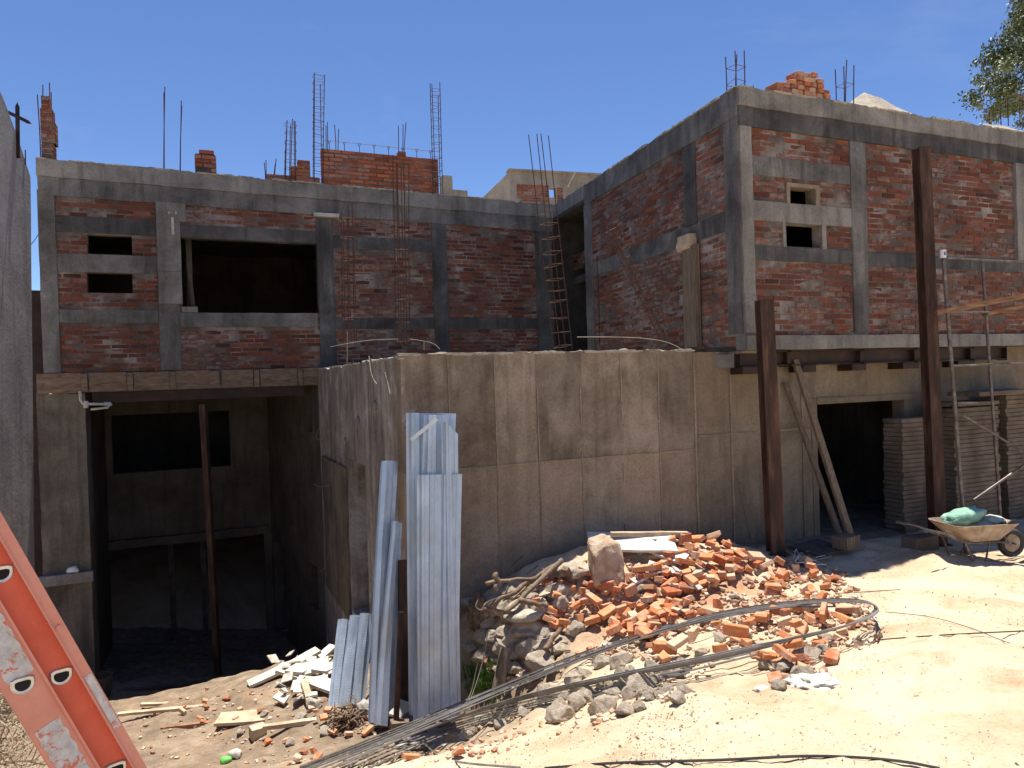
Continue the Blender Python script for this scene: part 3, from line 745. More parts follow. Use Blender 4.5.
# ragged soffit lip
mb=MB(FR.M); mb.rough(-.02,FR.sz(745,346)[0]+.5,.02,.29,.205,.236,.08,.008); mb.build('soffit_lip',M['seam'],RB)

# recess between the buildings
qa=farS; 
RC=thing('stair_recess','dark roofed recess between the two brick buildings','building',(farS.x,farS.y,.2),FS.ang)
l_end=FL.w(sR,0,0)
s2=FS.sz(551,250)[0]; a_,b_=min(sfar,s2),max(sfar,s2)
if abs(a_-sfar)<1e-6: a_+=.003
else: b_-=.003
def rbx(name,mat,s0,s1,o0,o1,z0,z1,rough=False,top=0):
    mb=MB(FS.M); o=ob(o0,o1)
    if rough: mb.rough(s0,s1,o[0],o[1],z0,z1,.09,.007,top)
    else: mb.box(s0,s1,o[0],o[1],z0,z1)
    return mb.build(name,M[mat],RC)
rbx('slab_edge','light',a_,b_,-.03,.2,3.27,ROOF,True,.03)
rbx('roof_slab','light',a_,b_,.203,3.2,3.27,ROOF-.03)
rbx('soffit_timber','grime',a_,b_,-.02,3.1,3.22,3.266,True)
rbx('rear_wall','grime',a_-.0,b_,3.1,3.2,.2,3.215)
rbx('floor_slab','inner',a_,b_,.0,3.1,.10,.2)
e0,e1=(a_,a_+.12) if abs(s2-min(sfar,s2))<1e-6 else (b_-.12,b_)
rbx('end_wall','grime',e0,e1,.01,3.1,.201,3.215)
i0,i1=min(e0+.125 if e0==a_ else a_,b_),(b_ if e0==a_ else e0-.005)
zb_=lambda y: FS.sz(572,y)[1]
rbx('lintel','greydark',i0,i1,.45,.6,zb_(278),zb_(270),True)
mb=MB(FS.M if osd==1 else FS.M@Matrix.Scale(-1,4,(0,1,0))); bricks(mb,i0,i1,zb_(263),zb_(246),.45); mortar_bed(mb,i0,i1,zb_(263),zb_(246),.455,.15,()); mb.build('brick_wall',[M['brick'],M['mortar']],RC)

# ================================================================== RETAINING WALL A + B
Z0=-3.9; WT=.27
PB=FR.w(FR.sz(403,450,OC-.05)[0],OC-.05,0)
RW=thing('retaining_wall','bare board-marked concrete wall with ragged top edge, crossing the middle of the site','wall',(PB.x,PB.y,Z0),A2)
FB=Frame(PB,A2); LBw=FB.sz(697,450)[0]
seams=[FB.sz(x,420)[0] for x in (449.5,496,538,581,622,659)]
def tB(a,b):
    k=sum(1 for s in seams if s<a); j=1 if b>-.97 else 0; rr=random.Random(k*5+j*11+2); return (rr.uniform(.1,1.0),rr.uniform(0,.35) if j else rr.uniform(.4,1.0),0)
mb=MB(FB.M); mb.rough(0,LBw,0,.25,Z0,WT,.06,.006,.035,tf=tB); mb.build('front_face',M['wallB'],RW)
mb=MB(FB.M)
for s in seams: 
    zc=WT-.05
    while zc>-3.2:
        l=U(.15,.6)
        if random.random()<.8: mb.rough(s-.007,s+.007,-.010,.002,zc-l,zc,.08,.004)
        zc-=l+U(0,.05)
mb.rough(.02,LBw-.02,-.010,.002,-.985,-.97,.08,.006)
mb.rough(LBw-.03,LBw-.001,-.012,.002,-3.0,WT-.05,.08,.006)
mb.build('cement_joint',M['seam'],RW)
# wall A
wA=wa.copy(); ang=math.atan2((wA-PB).y,(wA-PB).x); FA=Frame(PB,ang); LA=(wA-PB).length
oA = -1 if FA.n.dot(Vector((1,0,0)))<0 else 1   # thickness goes to the right
hA=rect(FA,350,463,367,618); hA=(hA[0],hA[1],hA[2],hA[3])
def abox(mb,a,b,c,d,t0,t1,top=0): o=sorted((t0*oA,t1*oA)); mb.rough(a,b,o[0],o[1],c,d,.08,.008,top)
for (a,b,c,d) in ((.003,hA[0],Z0-1,WT-.02),(hA[1],LA-.005,Z0-1,WT-.045),(hA[0],hA[1],hA[3],WT-.03),(hA[0],hA[1],Z0-1,hA[2])):
    mb=MB(FA.M); abox(mb,a,b,c,d,0.005,.25,.035 if d>0 else 0); mb.build('side_face',M['wallA'],RW)
mb=MB(FA.M); o=sorted((.7*oA,.75*oA)); mb.box(hA[0]-.3,hA[1]+.3,o[0],o[1],hA[2]-.2,hA[3]+.2); mb.build('door_board',M['grime'],RW)
q=rect(FA,326,463,349,600); mb=MB(FA.M); abox(mb,q[0],q[1],q[2],q[3],-.03,.0); mb.build('form_panel',M['pier'],RW)
# terrace floor behind the wall
s_=[PB+FR.n*.26,FB.w(LBw+.4,.26,0),farS-FR.d*.02,l_end+FR.n*0,wA+FR.d*.3]
mb=MB(); mb.prism([pl(v,.03) for v in [PB+FR.n*.26+FR.d*.3,FB.w(LBw,.26,0),FS.w(FS.sz(735,345)[0],-osd*.02,0),farS-FR.d*.03,l_end+FR.d*.0-FR.n*.03,wA+FR.d*.35-FR.n*.03]],(0,0,.17)); tag(mb.build('terrace_floor',M['light']),kind='structure')
# tie wires and crumbs on the wall
def wirebit(pts,r,name,label,cat='wire',mat='wire',group=None):
    mb=MB(); mb.tube(pts,r,5); return tag(mb.build(name,M[mat]),label,cat,group)
def catm(P,k=8):
    P=[Vector(p) for p in P]; P=[P[0]*2-P[1]]+P+[P[-1]*2-P[-2]]; out=[]
    for i in range(1,len(P)-2):
        for j in range(k):
            t=j/k; a,b,c,d=P[i-1:i+3]
            out.append(.5*((2*b)+(c-a)*t+(2*a-5*b+4*c-d)*t*t+(3*b-a-3*c+d)*t**3))
    out.append(P[-2]); return out
def onA(px,py,out=.03):
    s,z=FA.sz(px,py,-oA*out); v=FA.w(s,-oA*out,z); return v
def onB(px,py,out=.02):
    s,z=FB.sz(px,py,-out); return FB.w(s,-out,z)
for L_,lab in (([onA(369,356,.0),onA(371,372),onA(374,380),onA(377,384,.06)],'pale wire curling over the top of the side face of the concrete wall'),
          ([onA(385,372),onA(388,384),onA(390,394,.05)],'short pale wire stub near the corner of the concrete wall'),
          ([onA(322,421,.1),onA(316,437,.14),onA(319,439,.1),onA(323,434,.05),onA(324,424,.03)],'hooked wire sticking out at the left end of the concrete wall'),
          ([onA(313,484,.14),onA(320,487,.1),onA(330,485,.03)],'wire loop poking out beside the form panel'),
          ([onA(328,556,.02),onA(324,568,.1),onA(320,572,.12)],'lowest wire stub on the side face of the concrete wall'),
          ):
    wirebit(catm(L_,5),.004,'tie_wire',lab)
for (px,py,lab) in ((358,421,'large white mortar lump stuck high on the side face'),(345,442,'small mortar lump left of the large white one'),(344,458,'lowest mortar lump on the side face above the form panel'),(375,406,'tiny mortar lump near the hanging wire')):
    p=onA(px,py,.01); mb=MB(); mb.tube([p+Vector((0,0,-.05)),p+Vector((.0,-.01,-.01)),p+Vector((0,0,.07))],[.012,.04,.006],6); tag(mb.build('mortar_lump',M['light'],smooth=True),lab,'mortar')
# wires rising behind the wall top
def up(px,py,Y): return at(px,py,Y)
wirebit(catm([up(330,347,8.6),up(350,343,8.6),up(372,340,8.7),up(398,339,8.6)],6),.003,'tie_wire','long thin wire stretched above the left end of the concrete wall top')
wirebit([up(347,364,8.8),up(347.5,345,8.8),up(347.5,332,8.8)],.006,'steel_pin','thin upright steel pin behind the sloping wall top','rod')
wirebit(catm([up(410,339,7.7),up(424,341,7.6),up(434,344,7.5),up(440,349,7.45)],6),.003,'tie_wire','bent wire arching over the wall corner')
wirebit([up(424,350,7.6),up(424,341,7.6)],.005,'steel_pin','tiny upright pin at the wall corner','rod')
wirebit(catm([up(577,337,8.4),up(610,337,8.4),up(640,338,8.5),up(662,341,8.6),up(676,346,8.6),up(684,352,8.55)],6),.0042,'tie_wire','long pale wire drooping onto the wall top before the right building')

def crumbs(fr,s0,s1,zf,o,n_,parent,mat='light',amp=.03):
    mb=MB(fr.M)
    for _ in range(n_):
        s=U(s0,s1); 
        if noise.noise(Vector((s*1.7,o,4)))<-.15: continue
        w=U(.015,.06); h=U(.003,.009); z=zf(s)+U(-amp*.5,amp*.15); 
        mb.box(s-w,s+w,o-U(.0,.014),o+.05,z-h,z+h,0,None,.003)
    mb.build('crumbled_edge',M[mat],parent)
M['crumb']=simple('crumbled mortar',[(.3,(.26,.235,.2)),(.7,(.45,.41,.35))],9,.95)
crumbs(FB,.02,LBw-.02,lambda s:WT-.0,-.006,420,RW,'crumb')
crumbs(FA,.02,LA-.02,lambda s:WT-.03,-oA*.01 if oA>0 else -.04,200,RW,'crumb')
crumbs(FL,.1,sR,lambda s:ROOF-.13*s/sR,-.055,420,LB,'crumb')
crumbs(FR,.0,sE,lambda s:ROOF,-.055,300,RB,'crumb')
if s_out>.5: crumbs(FS,0,s_out,lambda s:ROOF,-.035 if osd==1 else .0,260,RB,'crumb')
else: crumbs(FS,s_in,0,lambda s:ROOF,-.035 if osd==1 else .0,260,RB,'crumb')

# ================================================================== NEIGHBOUR WALL, CROSS
pe=at(43,560,10.1); dn=Vector((math.sin(R(-17)),math.cos(R(-17)),0))
FN=Frame(Vector((pe.x,pe.y,0)),math.atan2(-dn.y,-dn.x))  # s runs toward the camera
Ln=5.5
def sn(px,py): return FN.sz(px,py)
top=[(0,sn(36,255)[1]),]
for px,py in ((34,215),(30,181),(18,146),(0,99)): top.append(sn(px,py))
sl=(top[-1][1]-top[-2][1])/(top[-1][0]-top[-2][0]); top.append((Ln,top[-1][1]+sl*.6*(Ln-top[-1][0])))
inward = -1 if FN.n.dot(Vector((1,0,0)))>0 else 1
mb=MB(FN.M); 
K_=60; prev=None
def topz(s):
    for (a,b),(c,d) in zip(top,top[1:]):
        if a<=s<=c: return b+(d-b)*(s-a)/(c-a)
    return top[-1][1]
rows=28; SHR=-1 if (FN.n*inward).x<0 else 1
def nv(i,j,o):
    s=Ln*i/K_; zt=topz(s)+.01*noise.noise(Vector((s*6,1,1))); z=-5.3+(zt+5.3)*j/rows
    nn=noise.noise_vector(Vector((s,o,z))*2)
    return mb.av((s+.004*nn.x,o+inward*-.024*(z-2.0)*-1*SHR+.003*nn.y,z))
g0=[[nv(i,j,0) for j in range(rows+1)] for i in range(K_+1)]; g1=[[nv(i,j,inward*.22) for j in range(rows+1)] for i in range(K_+1)]
for i in range(K_):
    for j in range(rows):
        mb.af([g0[i][j],g0[i+1][j],g0[i+1][j+1],g0[i][j+1]]); mb.af([g1[i][j],g1[i][j+1],g1[i+1][j+1],g1[i+1][j]])
    mb.af([g0[i][rows],g0[i+1][rows],g1[i+1][rows],g1[i][rows]]); mb.af([g0[i][0],g1[i][0],g1[i+1][0],g0[i+1][0]])
for j in range(rows): mb.af([g0[0][j],g0[0][j+1],g1[0][j+1],g1[0][j]]); mb.af([g0[K_][j],g1[K_][j],g1[K_][j+1],g0[K_][j+1]])
tag(mb.build('boundary_wall',M['neigh']),'rendered grey boundary wall with sloping top at the far left edge','wall')
a=at(18,158,9.6); b=at(17.3,102,9.6)
mb=MB(); 
def spike(mb,a,b,w):
    d=(b-a).normalized(); mb.bar(a,b-d*.06,w,w*.5,(0,1,0)); 
    c=b-d*.06; s=d.cross(Vector((0,1,0))).normalized()*w/2; f=Vector((0,w*.25,0))
    i=[mb.av(p) for p in (c+s+f,c-s+f,c-s-f,c+s-f,b)]
    for q in ((0,1,4),(1,2,4),(2,3,4),(3,0,4)): mb.af([i[k] for k in q])
CR=thing('cross','dark iron cross with pointed tips on the boundary wall','cross',a)
a2=a.copy()
spike(mb,a2,b,.045); mb.build('upright',M['rustdark'],CR)
mb=MB(); c=at(18,117,9.57); e1=at(32,124,9.57); e0=at(4,110.5,9.57); spike(mb,c,e1,.045); spike(mb,c,e0,.045); mb.build('crossbar',M['rustdark'],CR)
wirebit([at(25.5,165,9.9),at(25.3,150,9.9)],.008,'steel_pin','short iron pin behind the boundary wall top beside the cross','rod','rebar')
wirebit(catm([at(30,246,11.5),at(36,238,11.3),at(42,228,10.8)],4),.006,'tie_wire','thin dark wire across the narrow gap at the left of the brick house','wire','cable')

# ================================================================== REBAR CAGES
def cage(pb,pt,w=.15,nb=4,sp=.18,r=.0078,label='',lean=None,rag=.25,name='rebar_cage',stir=(0,1),group='rebar cages rising from the roofs and terrace'):
    T=thing(name,label,'rebar',pb,A2,group)
    ax=(pt-pb); L=ax.length; d=ax.normalized(); s=FR.d.copy(); s=(s-d*s.dot(d)).normalized(); u=s.cross(d)
    off=[(-1,-1),(1,-1),(1,1),(-1,1)][:nb] if nb!=6 else [(-1,-1),(1,-1),(1,1),(-1,1),(0,-1),(0,1)]
    for (x,y) in off:
        l=L-U(0,rag); b=MB(); w2=U(-.03,.03)
        b.tube([pb+s*x*w/2+u*y*w/2, pb+d*l*.5+s*(x*w/2+w2*.3)+u*y*w/2, pb+d*l+s*(x*w/2+w2)+u*(y*w/2)],r,5); b.build('bar',M['rebar'],T)
    if stir:
        z=L*stir[0]+.05
        while z<L*stir[1]-.1:
            c=pb+d*z; e=[c+s*x*(w/2+r)+u*y*(w/2+r)+d*U(-.02,.02) for x,y in ((-1,-1),(1,-1),(1,1),(-1,1))]
            b=MB(); b.tube(e+[e[0]],r*.6,4,cap=False); b.build('stirrup',M['rebar'],T); z+=sp*U(.8,1.2)
    return T
YL=lambda px:23435/(2190-px)
def cage_px(xb,yb,xt,yt,Y,**k):
    return cage(at(xb,yb,Y),at(xt,yt,Y),**k)
cage_px(47,172,45,81,YL(48)+.25,w=.13,nb=4,sp=.3,stir=(0,.6),label='tall rebar around the thin brick pier at the left roof corner')
cage_px(172,182,172,88,YL(172)+.3,w=.24,nb=4,label='four bare splayed bars with no ties on the left roof',stir=None,rag=.35,name='rebar_starter')
cage_px(290,182,291,114,YL(290)+.4,w=.17,nb=6,sp=.16,label='medium rebar cage standing left of the tallest one on the left roof')
cage_px(318,190,318,68,YL(318)+.4,w=.15,nb=4,sp=.13,label='tallest rebar cage on the left roof beside the end of the brick parapet')
cage_px(270,180,270,157,YL(270)+.5,w=.14,nb=4,label='shortest stub of bars on the left roof beside low bricks',stir=None,rag=.1,name='rebar_starter')
cage_px(332,160,332,121,YL(332)+.5,w=.18,nb=4,label='short bars rising from the left end of the brick parapet',stir=None,rag=.2,name='rebar_starter')
cage_px(438,196,435,82,YL(436)+.2,w=.14,nb=4,sp=.14,label='slender rebar cage leaning slightly at the right end of the brick parapet')
cage_px(401,165,402,122,YL(401)+.6,w=.08,nb=3,label='pair of bars rising behind the middle of the brick parapet',stir=None,rag=.1,name='rebar_starter')
cage_px(403,345,400,152,10.6,w=.16,nb=6,sp=.33,label='tall rebar cage on the terrace reaching above the left roof line',stir=(0,.7))
cage_px(350,345,346,204,10.2,w=.16,nb=6,sp=.3,label='rebar cage on the terrace before the wide dark window pier')
cage_px(563,350,538,130,10.6,w=.2,nb=4,sp=.2,label='leaning ladder-like rebar cage in front of the dark recess',stir=(0,.7),r=.007)
cage_px(664,335,606,222,9.9,w=.1,nb=4,sp=.16,label='rusty rebar cage leaning diagonally on the side wall of the right building')
cage_px(736,100,736,47,9.5,w=.16,nb=4,sp=.2,label='rebar cage on the top corner of the right building')
cage_px(845,108,845,62,10.5,w=.16,nb=4,label='three thin bars beside the sand heap on the right roof',stir=(.4,.7),rag=.1,name='rebar_starter')
cage_px(1005,130,1004,100,12,w=.3,nb=4,label='faint rebar stubs below the tree at the right roof edge',stir=None,rag=.1,name='rebar_starter')
cage_px(617,185,617,163,14.2,w=.04,nb=2,label='single tiny bar on the roof edge where the right building meets the recess',stir=None,rag=.05,name='rebar_starter')
cage_px(757,98,757,84,9.6,w=.06,nb=2,label='tiny pair of bars next to the corner cage of the right roof',stir=None,rag=.05,name='rebar_starter')
cage_px(601,345,600,255,13.0,w=.04,nb=1,label='single thin bar inside the dark recess',stir=None,rag=.02,name='rebar_starter')

# ================================================================== THINGS ON THE LEFT ROOF
def brick_block(name,label,cat,fr,s0,s1,o0,o1,z0,z1,mat='brickroof',steps=None,white=0):
    mb=MB(fr.M); M0=fr.M
    T=steps or [(s0,s1,z0,z1)]
    for (a,b,c,d) in T:
        bricks(mb,a,b,c,d,o0,(),(),white=white); mb.box(a+.008,b-.008,o0+.01,o1,c,d-.008,1)
        # ends
        z=c
        while z<d-.02: 
            mb.box(a-.004,a+.03,o0+.012,o1,z,min(z+.058,d),0,(U(.2,.9),U(0,.6),0)); mb.box(b-.03,b+.004,o0+.012,o1,z,min(z+.058,d),0,(U(.2,.9),U(0,.6),0)); z+=.073
    p=fr.w((s0+s1)/2,(o0+o1)/2,z0)
    return tag(mb.build(name,[M[mat],M['mortar']],loc=p,rot=fr.ang),label,cat)
o=.35
q=rect(FL,195,150,216,175,o); brick_block('brick_pier','small orange brick pier standing alone on the left roof','pier',FL,q[0],q[1],o,o+.25,ROOF-.05,q[3],steps=[(q[0],q[1],ROOF-.05,q[3]-.06),(q[0]+.07,q[1]-.03,q[3]-.06,q[3])])
q=rect(FL,41,96,50,165,.1); qq=rect(FL,40,110,55,165,.1)
brick_block('brick_pier','thin tall broken brick pier at the left corner of the left roof','pier',FL,q[0],q[1],.08,.3,ROOF-.05,q[3],'brick',steps=[(q[0],qq[1]-.02,ROOF-.02,ROOF+.28),(q[0]+.0,q[1]+.07,ROOF+.28,ROOF+.6),(q[0]-.0,q[1]+.04,ROOF+.6,ROOF+.8),(q[0]+.02,q[1],ROOF+.8,q[3])])
o=.3
q=rect(FL,322,149,438,170,o); zt=(FL.sz(322,149,o)[1]+FL.sz(438,158,o)[1])/2
brick_block('brick_parapet','long orange brick parapet wall on the left roof','parapet',FL,q[0],q[1],o,o+.15,ROOF-.06,zt)
a=FL.sz(282,172,o)[0]; b=FL.sz(320,172,o)[0]; c0=FL.sz(297,160,o)[0]; c1=FL.sz(308,160,o)[0]
brick_block('brick_parapet','low stepped stub of brickwork left of the long parapet','parapet',FL,a-.2,b,o,o+.15,ROOF-.05,ROOF+.3,steps=[(a-.25,b-.01,ROOF-.05,ROOF+.13),(c0-.1,c1+.03,ROOF+.13,ROOF+.3),(c0+.02,c1+.03,ROOF+.3,ROOF+.42)])
a=FL.sz(398,150,o+.2)[0]; brick_block('brick_stub','tiny brick stub poking above the middle of the parapet','bricks',FL,a,a+.14,o+.16,o+.3,ROOF,zt+.14)
# row of ties on the parapet
T=thing('rebar_cage','low row of small rebar ties along the top of the brick parapet','rebar',FL.w(q[0],o+.07,zt),A2,'rebar cages rising from the roofs and terrace')
s=q[0]+.15
mb=MB(FL.M); mb.tube([(q[0]+.05,o+.05,zt+.16),(q[1]-.05,o+.05,zt+.15)],.004,4); mb.build('bar',M['rebar'],T)
while s<q[1]-.1:
    mb=MB(FL.M); mb.tube([(s,o+.07,zt-.01),(s,o+.07,zt+.12),(s+.03,o+.07,zt+.17),(s-.02,o+.07,zt+.17),(s-.01,o+.07,zt+.12)],.006,4); mb.build('stirrup',M['rebar'],T); s+=.27
# pale pier and far building behind
p=at(452,195,15.0); mb=MB(Matrix.Translation(Vector((p.x,p.y,0)))@Matrix.Rotation(A2,4,'Z')); 
mb.rough(-.18,.02,0,.25,3.2,at(447,176,15).z,.08,.01); mb.rough(.02,.35,.02,.22,3.2,at(460,189,15).z,.08,.01)
tag(mb.build('block_stub','x' and M['adobe'],loc=(p.x,p.y,3.2),rot=A2),'pale stepped block stub behind the right end of the parapet','wall')
pf=at(510,171,21.0); FF=Frame(Vector((pf.x,pf.y,0)),A2-.12)
DB=thing('distant_house','pale unfinished house far behind the roofs with one small window opening','house',(pf.x,pf.y,-5),FF.ang)
zf=pf.z; wq=rect(FF,549,188,556,197.5)
mb=MB(FF.M); cells(mb,0,6,-5,zf,0,.2,[wq]); mb.box(0,.2,.201,5,-5,zf-.3); mb.box(0,6,5,5.2,-5,zf-2.6)
mb.build('wall',M['farcon'],DB)
mb=MB(FF.M); mb.box(-.05,6.1,-.06,.25,zf-.0,zf+.06); mb.build('coping',M['farcon'],DB)
mb=MB(FF.M); bq=rect(FF,517,184,549,200); bricks(mb,bq[0],bq[1],bq[2]-1,bq[3],-.01,white=.1); mb.build('brick_infill',[M['brickroof'],M['mortar']],DB); mb=MB(FF.M); bq2=rect(FF,557,188,563,200); bricks(mb,bq2[0],bq2[1],bq2[2]-1,bq2[3],-.01); mb.build('brick_infill',[M['brickroof'],M['mortar']],DB)
# left wing
pfl=at(482,192,21.5); mb=MB(); a=Vector((pf.x,pf.y,0)); b=Vector((pfl.x,pfl.y+1,0))
n_=Vector((0,.2,0)); mb.prism([Vector((a.x,a.y,-5)),Vector((a.x,a.y,zf)),Vector((b.x,b.y,pfl.z+.1)),Vector((b.x,b.y,-5))],n_); mb.build('side_wall',M['farcon'],DB)
wirebit([at(568,187,16),at(575,173,16)],.02,'timber_stake','pale thin stake leaning on the roof edge before the distant house','stake','planky')

# ================================================================== THINGS ON THE RIGHT ROOF
def mkmesh(name,mb,mat):
    o=mb.build(name,mat,loc=(0,0,0)); me=o.data; col.objects.unlink(o); bpy.data.objects.remove(o); return me
def bevelled(me,w,seg=1):
    bm=bmesh.new(); bm.from_mesh(me); bmesh.ops.bevel(bm,geom=bm.edges[:],offset=w,segments=seg,affect='EDGES'); bm.to_mesh(me); bm.free()
brick_meshes=[]
for k in range(12):
    mb=MB(); L=.23*(1 if k<5 else U(.35,.75)); j=.006 if k<5 else .012
    if k<5: mb.box(-L/2,L/2,-.055,.055,-.03,.03,0,None,j)
    else:
        # broken end: slanted
        sl=U(-.04,.04); pts=[(-L/2,-.055,-.03),(L/2+sl,-.055,-.03),(L/2-sl,.055,-.03),(-L/2,.055,-.03)]
        i=[mb.av(p) for p in pts]+[mb.av((p[0]+(U(-.03,.01) if n_ in(1,2) else 0),p[1],.03)) for n_,p in enumerate(pts)]
        for qd in ((0,3,2,1),(4,5,6,7),(0,1,5,4),(1,2,6,5),(2,3,7,6),(3,0,4,7)): mb.af([i[a] for a in qd])
    me=mkmesh('brick',mb,M['loose']); bevelled(me,.005); brick_meshes.append(me)
def place(me,name,loc,rot,label,cat,group=None,scale=1,kind=None):
    o=bpy.data.objects.new(name,me); col.objects.link(o); o.location=loc; o.rotation_euler=rot
    o.scale=(scale,)*3 if not isinstance(scale,tuple) else scale
    return tag(o,label,cat,group,kind)
# stack of bricks on the roof
FT=Frame(FR.w(FR.sz(797,90,.5)[0],.5,0),A2)
prof=[(-.46,-.34,.20),(-.34,-.22,.26),(-.22,-.10,.33),(-.10,.02,.40),(.02,.14,.46),(.14,.26,.46),(.26,.38,.38),(.38,.48,.26)]
zr=ROOF+.10
for (a,b,h) in prof:
    w=b-a; nlev=int(h/.066)+1
    for l in range(nlev):
        z=zr+.033+l*.066
        nb=1
        for r_ in range(max(1,int(round(w/.12)))):
            s=a+.06+r_*.12+U(-.008,.008)
            if l==nlev-1 and random.random()<.25: continue
            v=FT.w(s,U(-.02,.02),z)
            place(random.choice(brick_meshes[:5]),'brick',v,(U(-.04,.04),U(-.03,.03),FT.ang+math.pi/2+U(-.08,.08)),'orange clay brick in the stepped stack on the right roof','brick','bricks stacked on the right roof')
# sand heap
def heap(px,py,Y,rad,hgt,z0,mat,name,label,cat):
    c=at(px,py,Y); mb=MB(); n_=40; rr=14; ctr=mb.av((c.x,c.y,z0+hgt)); prevr=None
    for k in range(1,rr+1):
        f=k/rr; cur=[]
        for a in range(n_):
            t=2*math.pi*a/n_; rd=rad*f*(1+.18*noise.noise(Vector((math.cos(t)*1.5,math.sin(t)*1.5,k*.1))))
            z=z0+hgt*(1-f)**1.05+.07*noise.noise(Vector((math.cos(t)*rd*3,math.sin(t)*rd*3,5)))*(1-f*.5)
            cur.append(mb.av((c.x+math.cos(t)*rd,c.y+math.sin(t)*rd,z)))
        for a in range(n_):
            if prevr is None: mb.af([ctr,cur[a],cur[(a+1)%n_]])
            else: mb.af([prevr[a],cur[a],cur[(a+1)%n_],prevr[(a+1)%n_]])
        prevr=cur
    mb.af(prevr[::-1])
    tag(mb.build(name,M[mat],smooth=True),label,cat)
zh=at(862,92,13).z
heap(864,92,13.0,1.9,zh-ROOF,ROOF-.01,'sand','sand_heap','pale heap of sand and gravel on the right roof','sand heap')
heap(985,122,12.0,.9,at(985,123,12).z-ROOF,ROOF-.01,'sand','sand_heap','low pale heap under the tree at the right end of the roof','sand heap')

# ================================================================== TREE
tc_=at(1100,20,19.0); TR=thing('tree','leafy eucalyptus tree reaching in at the top right corner','tree',(tc_.x+1.2,tc_.y,-5))
mb=MB(); base=Vector((tc_.x+1.2,tc_.y,-5)); mid=Vector((tc_.x+.5,tc_.y,5)); 
mb.tube(catm([base,base+Vector((.1,0,4)),mid,tc_+Vector((.3,0,2))],5),[.22*(1-i/22) +.03 for i in range(16)],8); mb.build('trunk',M['bark'],TR,smooth=True)
mb=MB(); lf=MB(); random.seed(11)
targets=[(985,55),(1000,30),(1010,12),(975,95),(990,110),(1005,70),(1018,50),(1012,95),(1022,20),(978,78),(1000,100),(1015,115),(1030,60),(1040,90),(1050,20),(1060,60),(1075,40),(1090,90),(1110,30),(1100,-30),(1040,-20),(1020,-10),(1070,-50),(1015,4),(1002,48),(985,68),(1024,75),(1130,60),(1120,0)]
for (px,py) in targets:
    e=at(px+14,py,19+U(-1.3,1.3)); st=mid.lerp(tc_,U(.2,.9))+Vector((U(-.2,.2),U(-.2,.2),0)); c1=st.lerp(e,.5)+Vector((U(-.2,.2),U(-.2,.2),U(.1,.5)))
    pts=catm([st,c1,e],6); mb.tube(pts,[.035*(1-i/len(pts))+.006 for i in range(len(pts))],5)
    for cc in range(6):
        ce=e+Vector((random.gauss(0,.17),random.gauss(0,.3),random.gauss(0,.17)))
        mb.tube([e,ce],.006,4)
        tt=U(.1,.9)
        for _ in range(95):
            q=ce+Vector((random.gauss(0,.11),random.gauss(0,.12),random.gauss(0,.085)))
            d=Vector((U(-.6,.6),U(-.6,.6),U(-1,.2))).normalized()*U(.07,.13); s=d.cross(Vector((U(-1,1),U(-1,1),U(-1,1)))).normalized()*U(.018,.03)
            i=[lf.av(x) for x in (q,q+d*.5+s,q+d,q+d*.5-s)]; lf.af(i,0,(min(1,max(0,tt+U(-.3,.3))),0,0))
mb.build('branch',M['bark'],TR); lf.build('crown',M['leaf'],TR)
random.seed(21)

# ================================================================== STEEL COLUMNS
def steel_col(xb,yb,Yc,xt,yt,w,label,mat='rust'):
    b=at(xb,yb,Yc); b.z=gz(b.x,b.y)-.03; t=at(xt,yt,Yc)
    T=thing('steel_column',label,'column',b,A2-.35)
    d=(t-b).normalized(); s=Vector((math.cos(A2-.35),math.sin(A2-.35),0)); u=Vector((-s.y,s.x,0))
    mb=MB()
    # two channels welded into a box with an open lip
    for k,(o_,wd,th) in enumerate(((-w/2,w,.012),(w/2,w,.012))):
        pass
    def slab(c,sx,sy):
        i=[mb.av(p+c+s*a*sx/2+u*e_*sy/2) for p in (b,t) for a,e_ in ((-1,-1),(1,-1),(1,1),(-1,1))]
        for q_ in ((0,3,2,1),(4,5,6,7),(0,1,5,4),(1,2,6,5),(2,3,7,6),(3,0,4,7)): mb.af([i[a] for a in q_])
    slab(u*(-w/2),w,.014); slab(u*(w/2),w,.014); slab(s*0,.012,w-.015)
    mb.build('flange_and_web',M[mat],T)
    mb=MB(); slab(s*(-w*.26),.006,w-.018); mb.build('infill_plate',M[mat],T)
    mb=MB(); c=b+d*.035; mb.bar(c-s*w*.8,c+s*w*.8,w*1.5,.02); mb.build('base_plate',M[mat],T)
steel_col(776,562,8.62,764,300,.165,'short dark steel column standing free in front of the concrete base')
steel_col(938,545,9.25,921,148,.15,'tall rusty brown steel column rising to the roof beam of the right building','rust')

# ================================================================== LEANING PLANKS BY THE DOORWAY
def plank(pb,pt,w,th,label,mat='timberv',name='plank',face=None,group=None):
    mb=MB(); mb.bar(pb,pt,w,th,face or (FR.n*-1)); 
    return tag(mb.build(name,M[mat]),label,'plank',group)
pt=FR.w(FR.sz(795,360,.12)[0],.12,FR.sz(795,360,.12)[1]); plank(at(852,541,8.95),pt,.09,.045,'long grey plank leaning beside the doorway, the front one')
pt=FR.w(FR.sz(785,382,.25)[0],.25,FR.sz(785,382,.25)[1]); plank(at(840,536,9.15),pt,.07,.04,'thinner plank leaning behind the longer one at the doorway')
plank(at(752,545,8.95),at(738,478,9.1),.018,.018,'thin stick leaning on the concrete base left of the steel column')
p=at(846,541,8.85); mb=MB(Matrix.Translation(p)@Matrix.Rotation(A2+.2,4,'Z')); mb.rough(-.14,.14,-.1,.1,-.08,.07,.07,.008); tag(mb.build('timber_block',M['timberv']),'short timber block wedging the feet of the leaning planks','block')
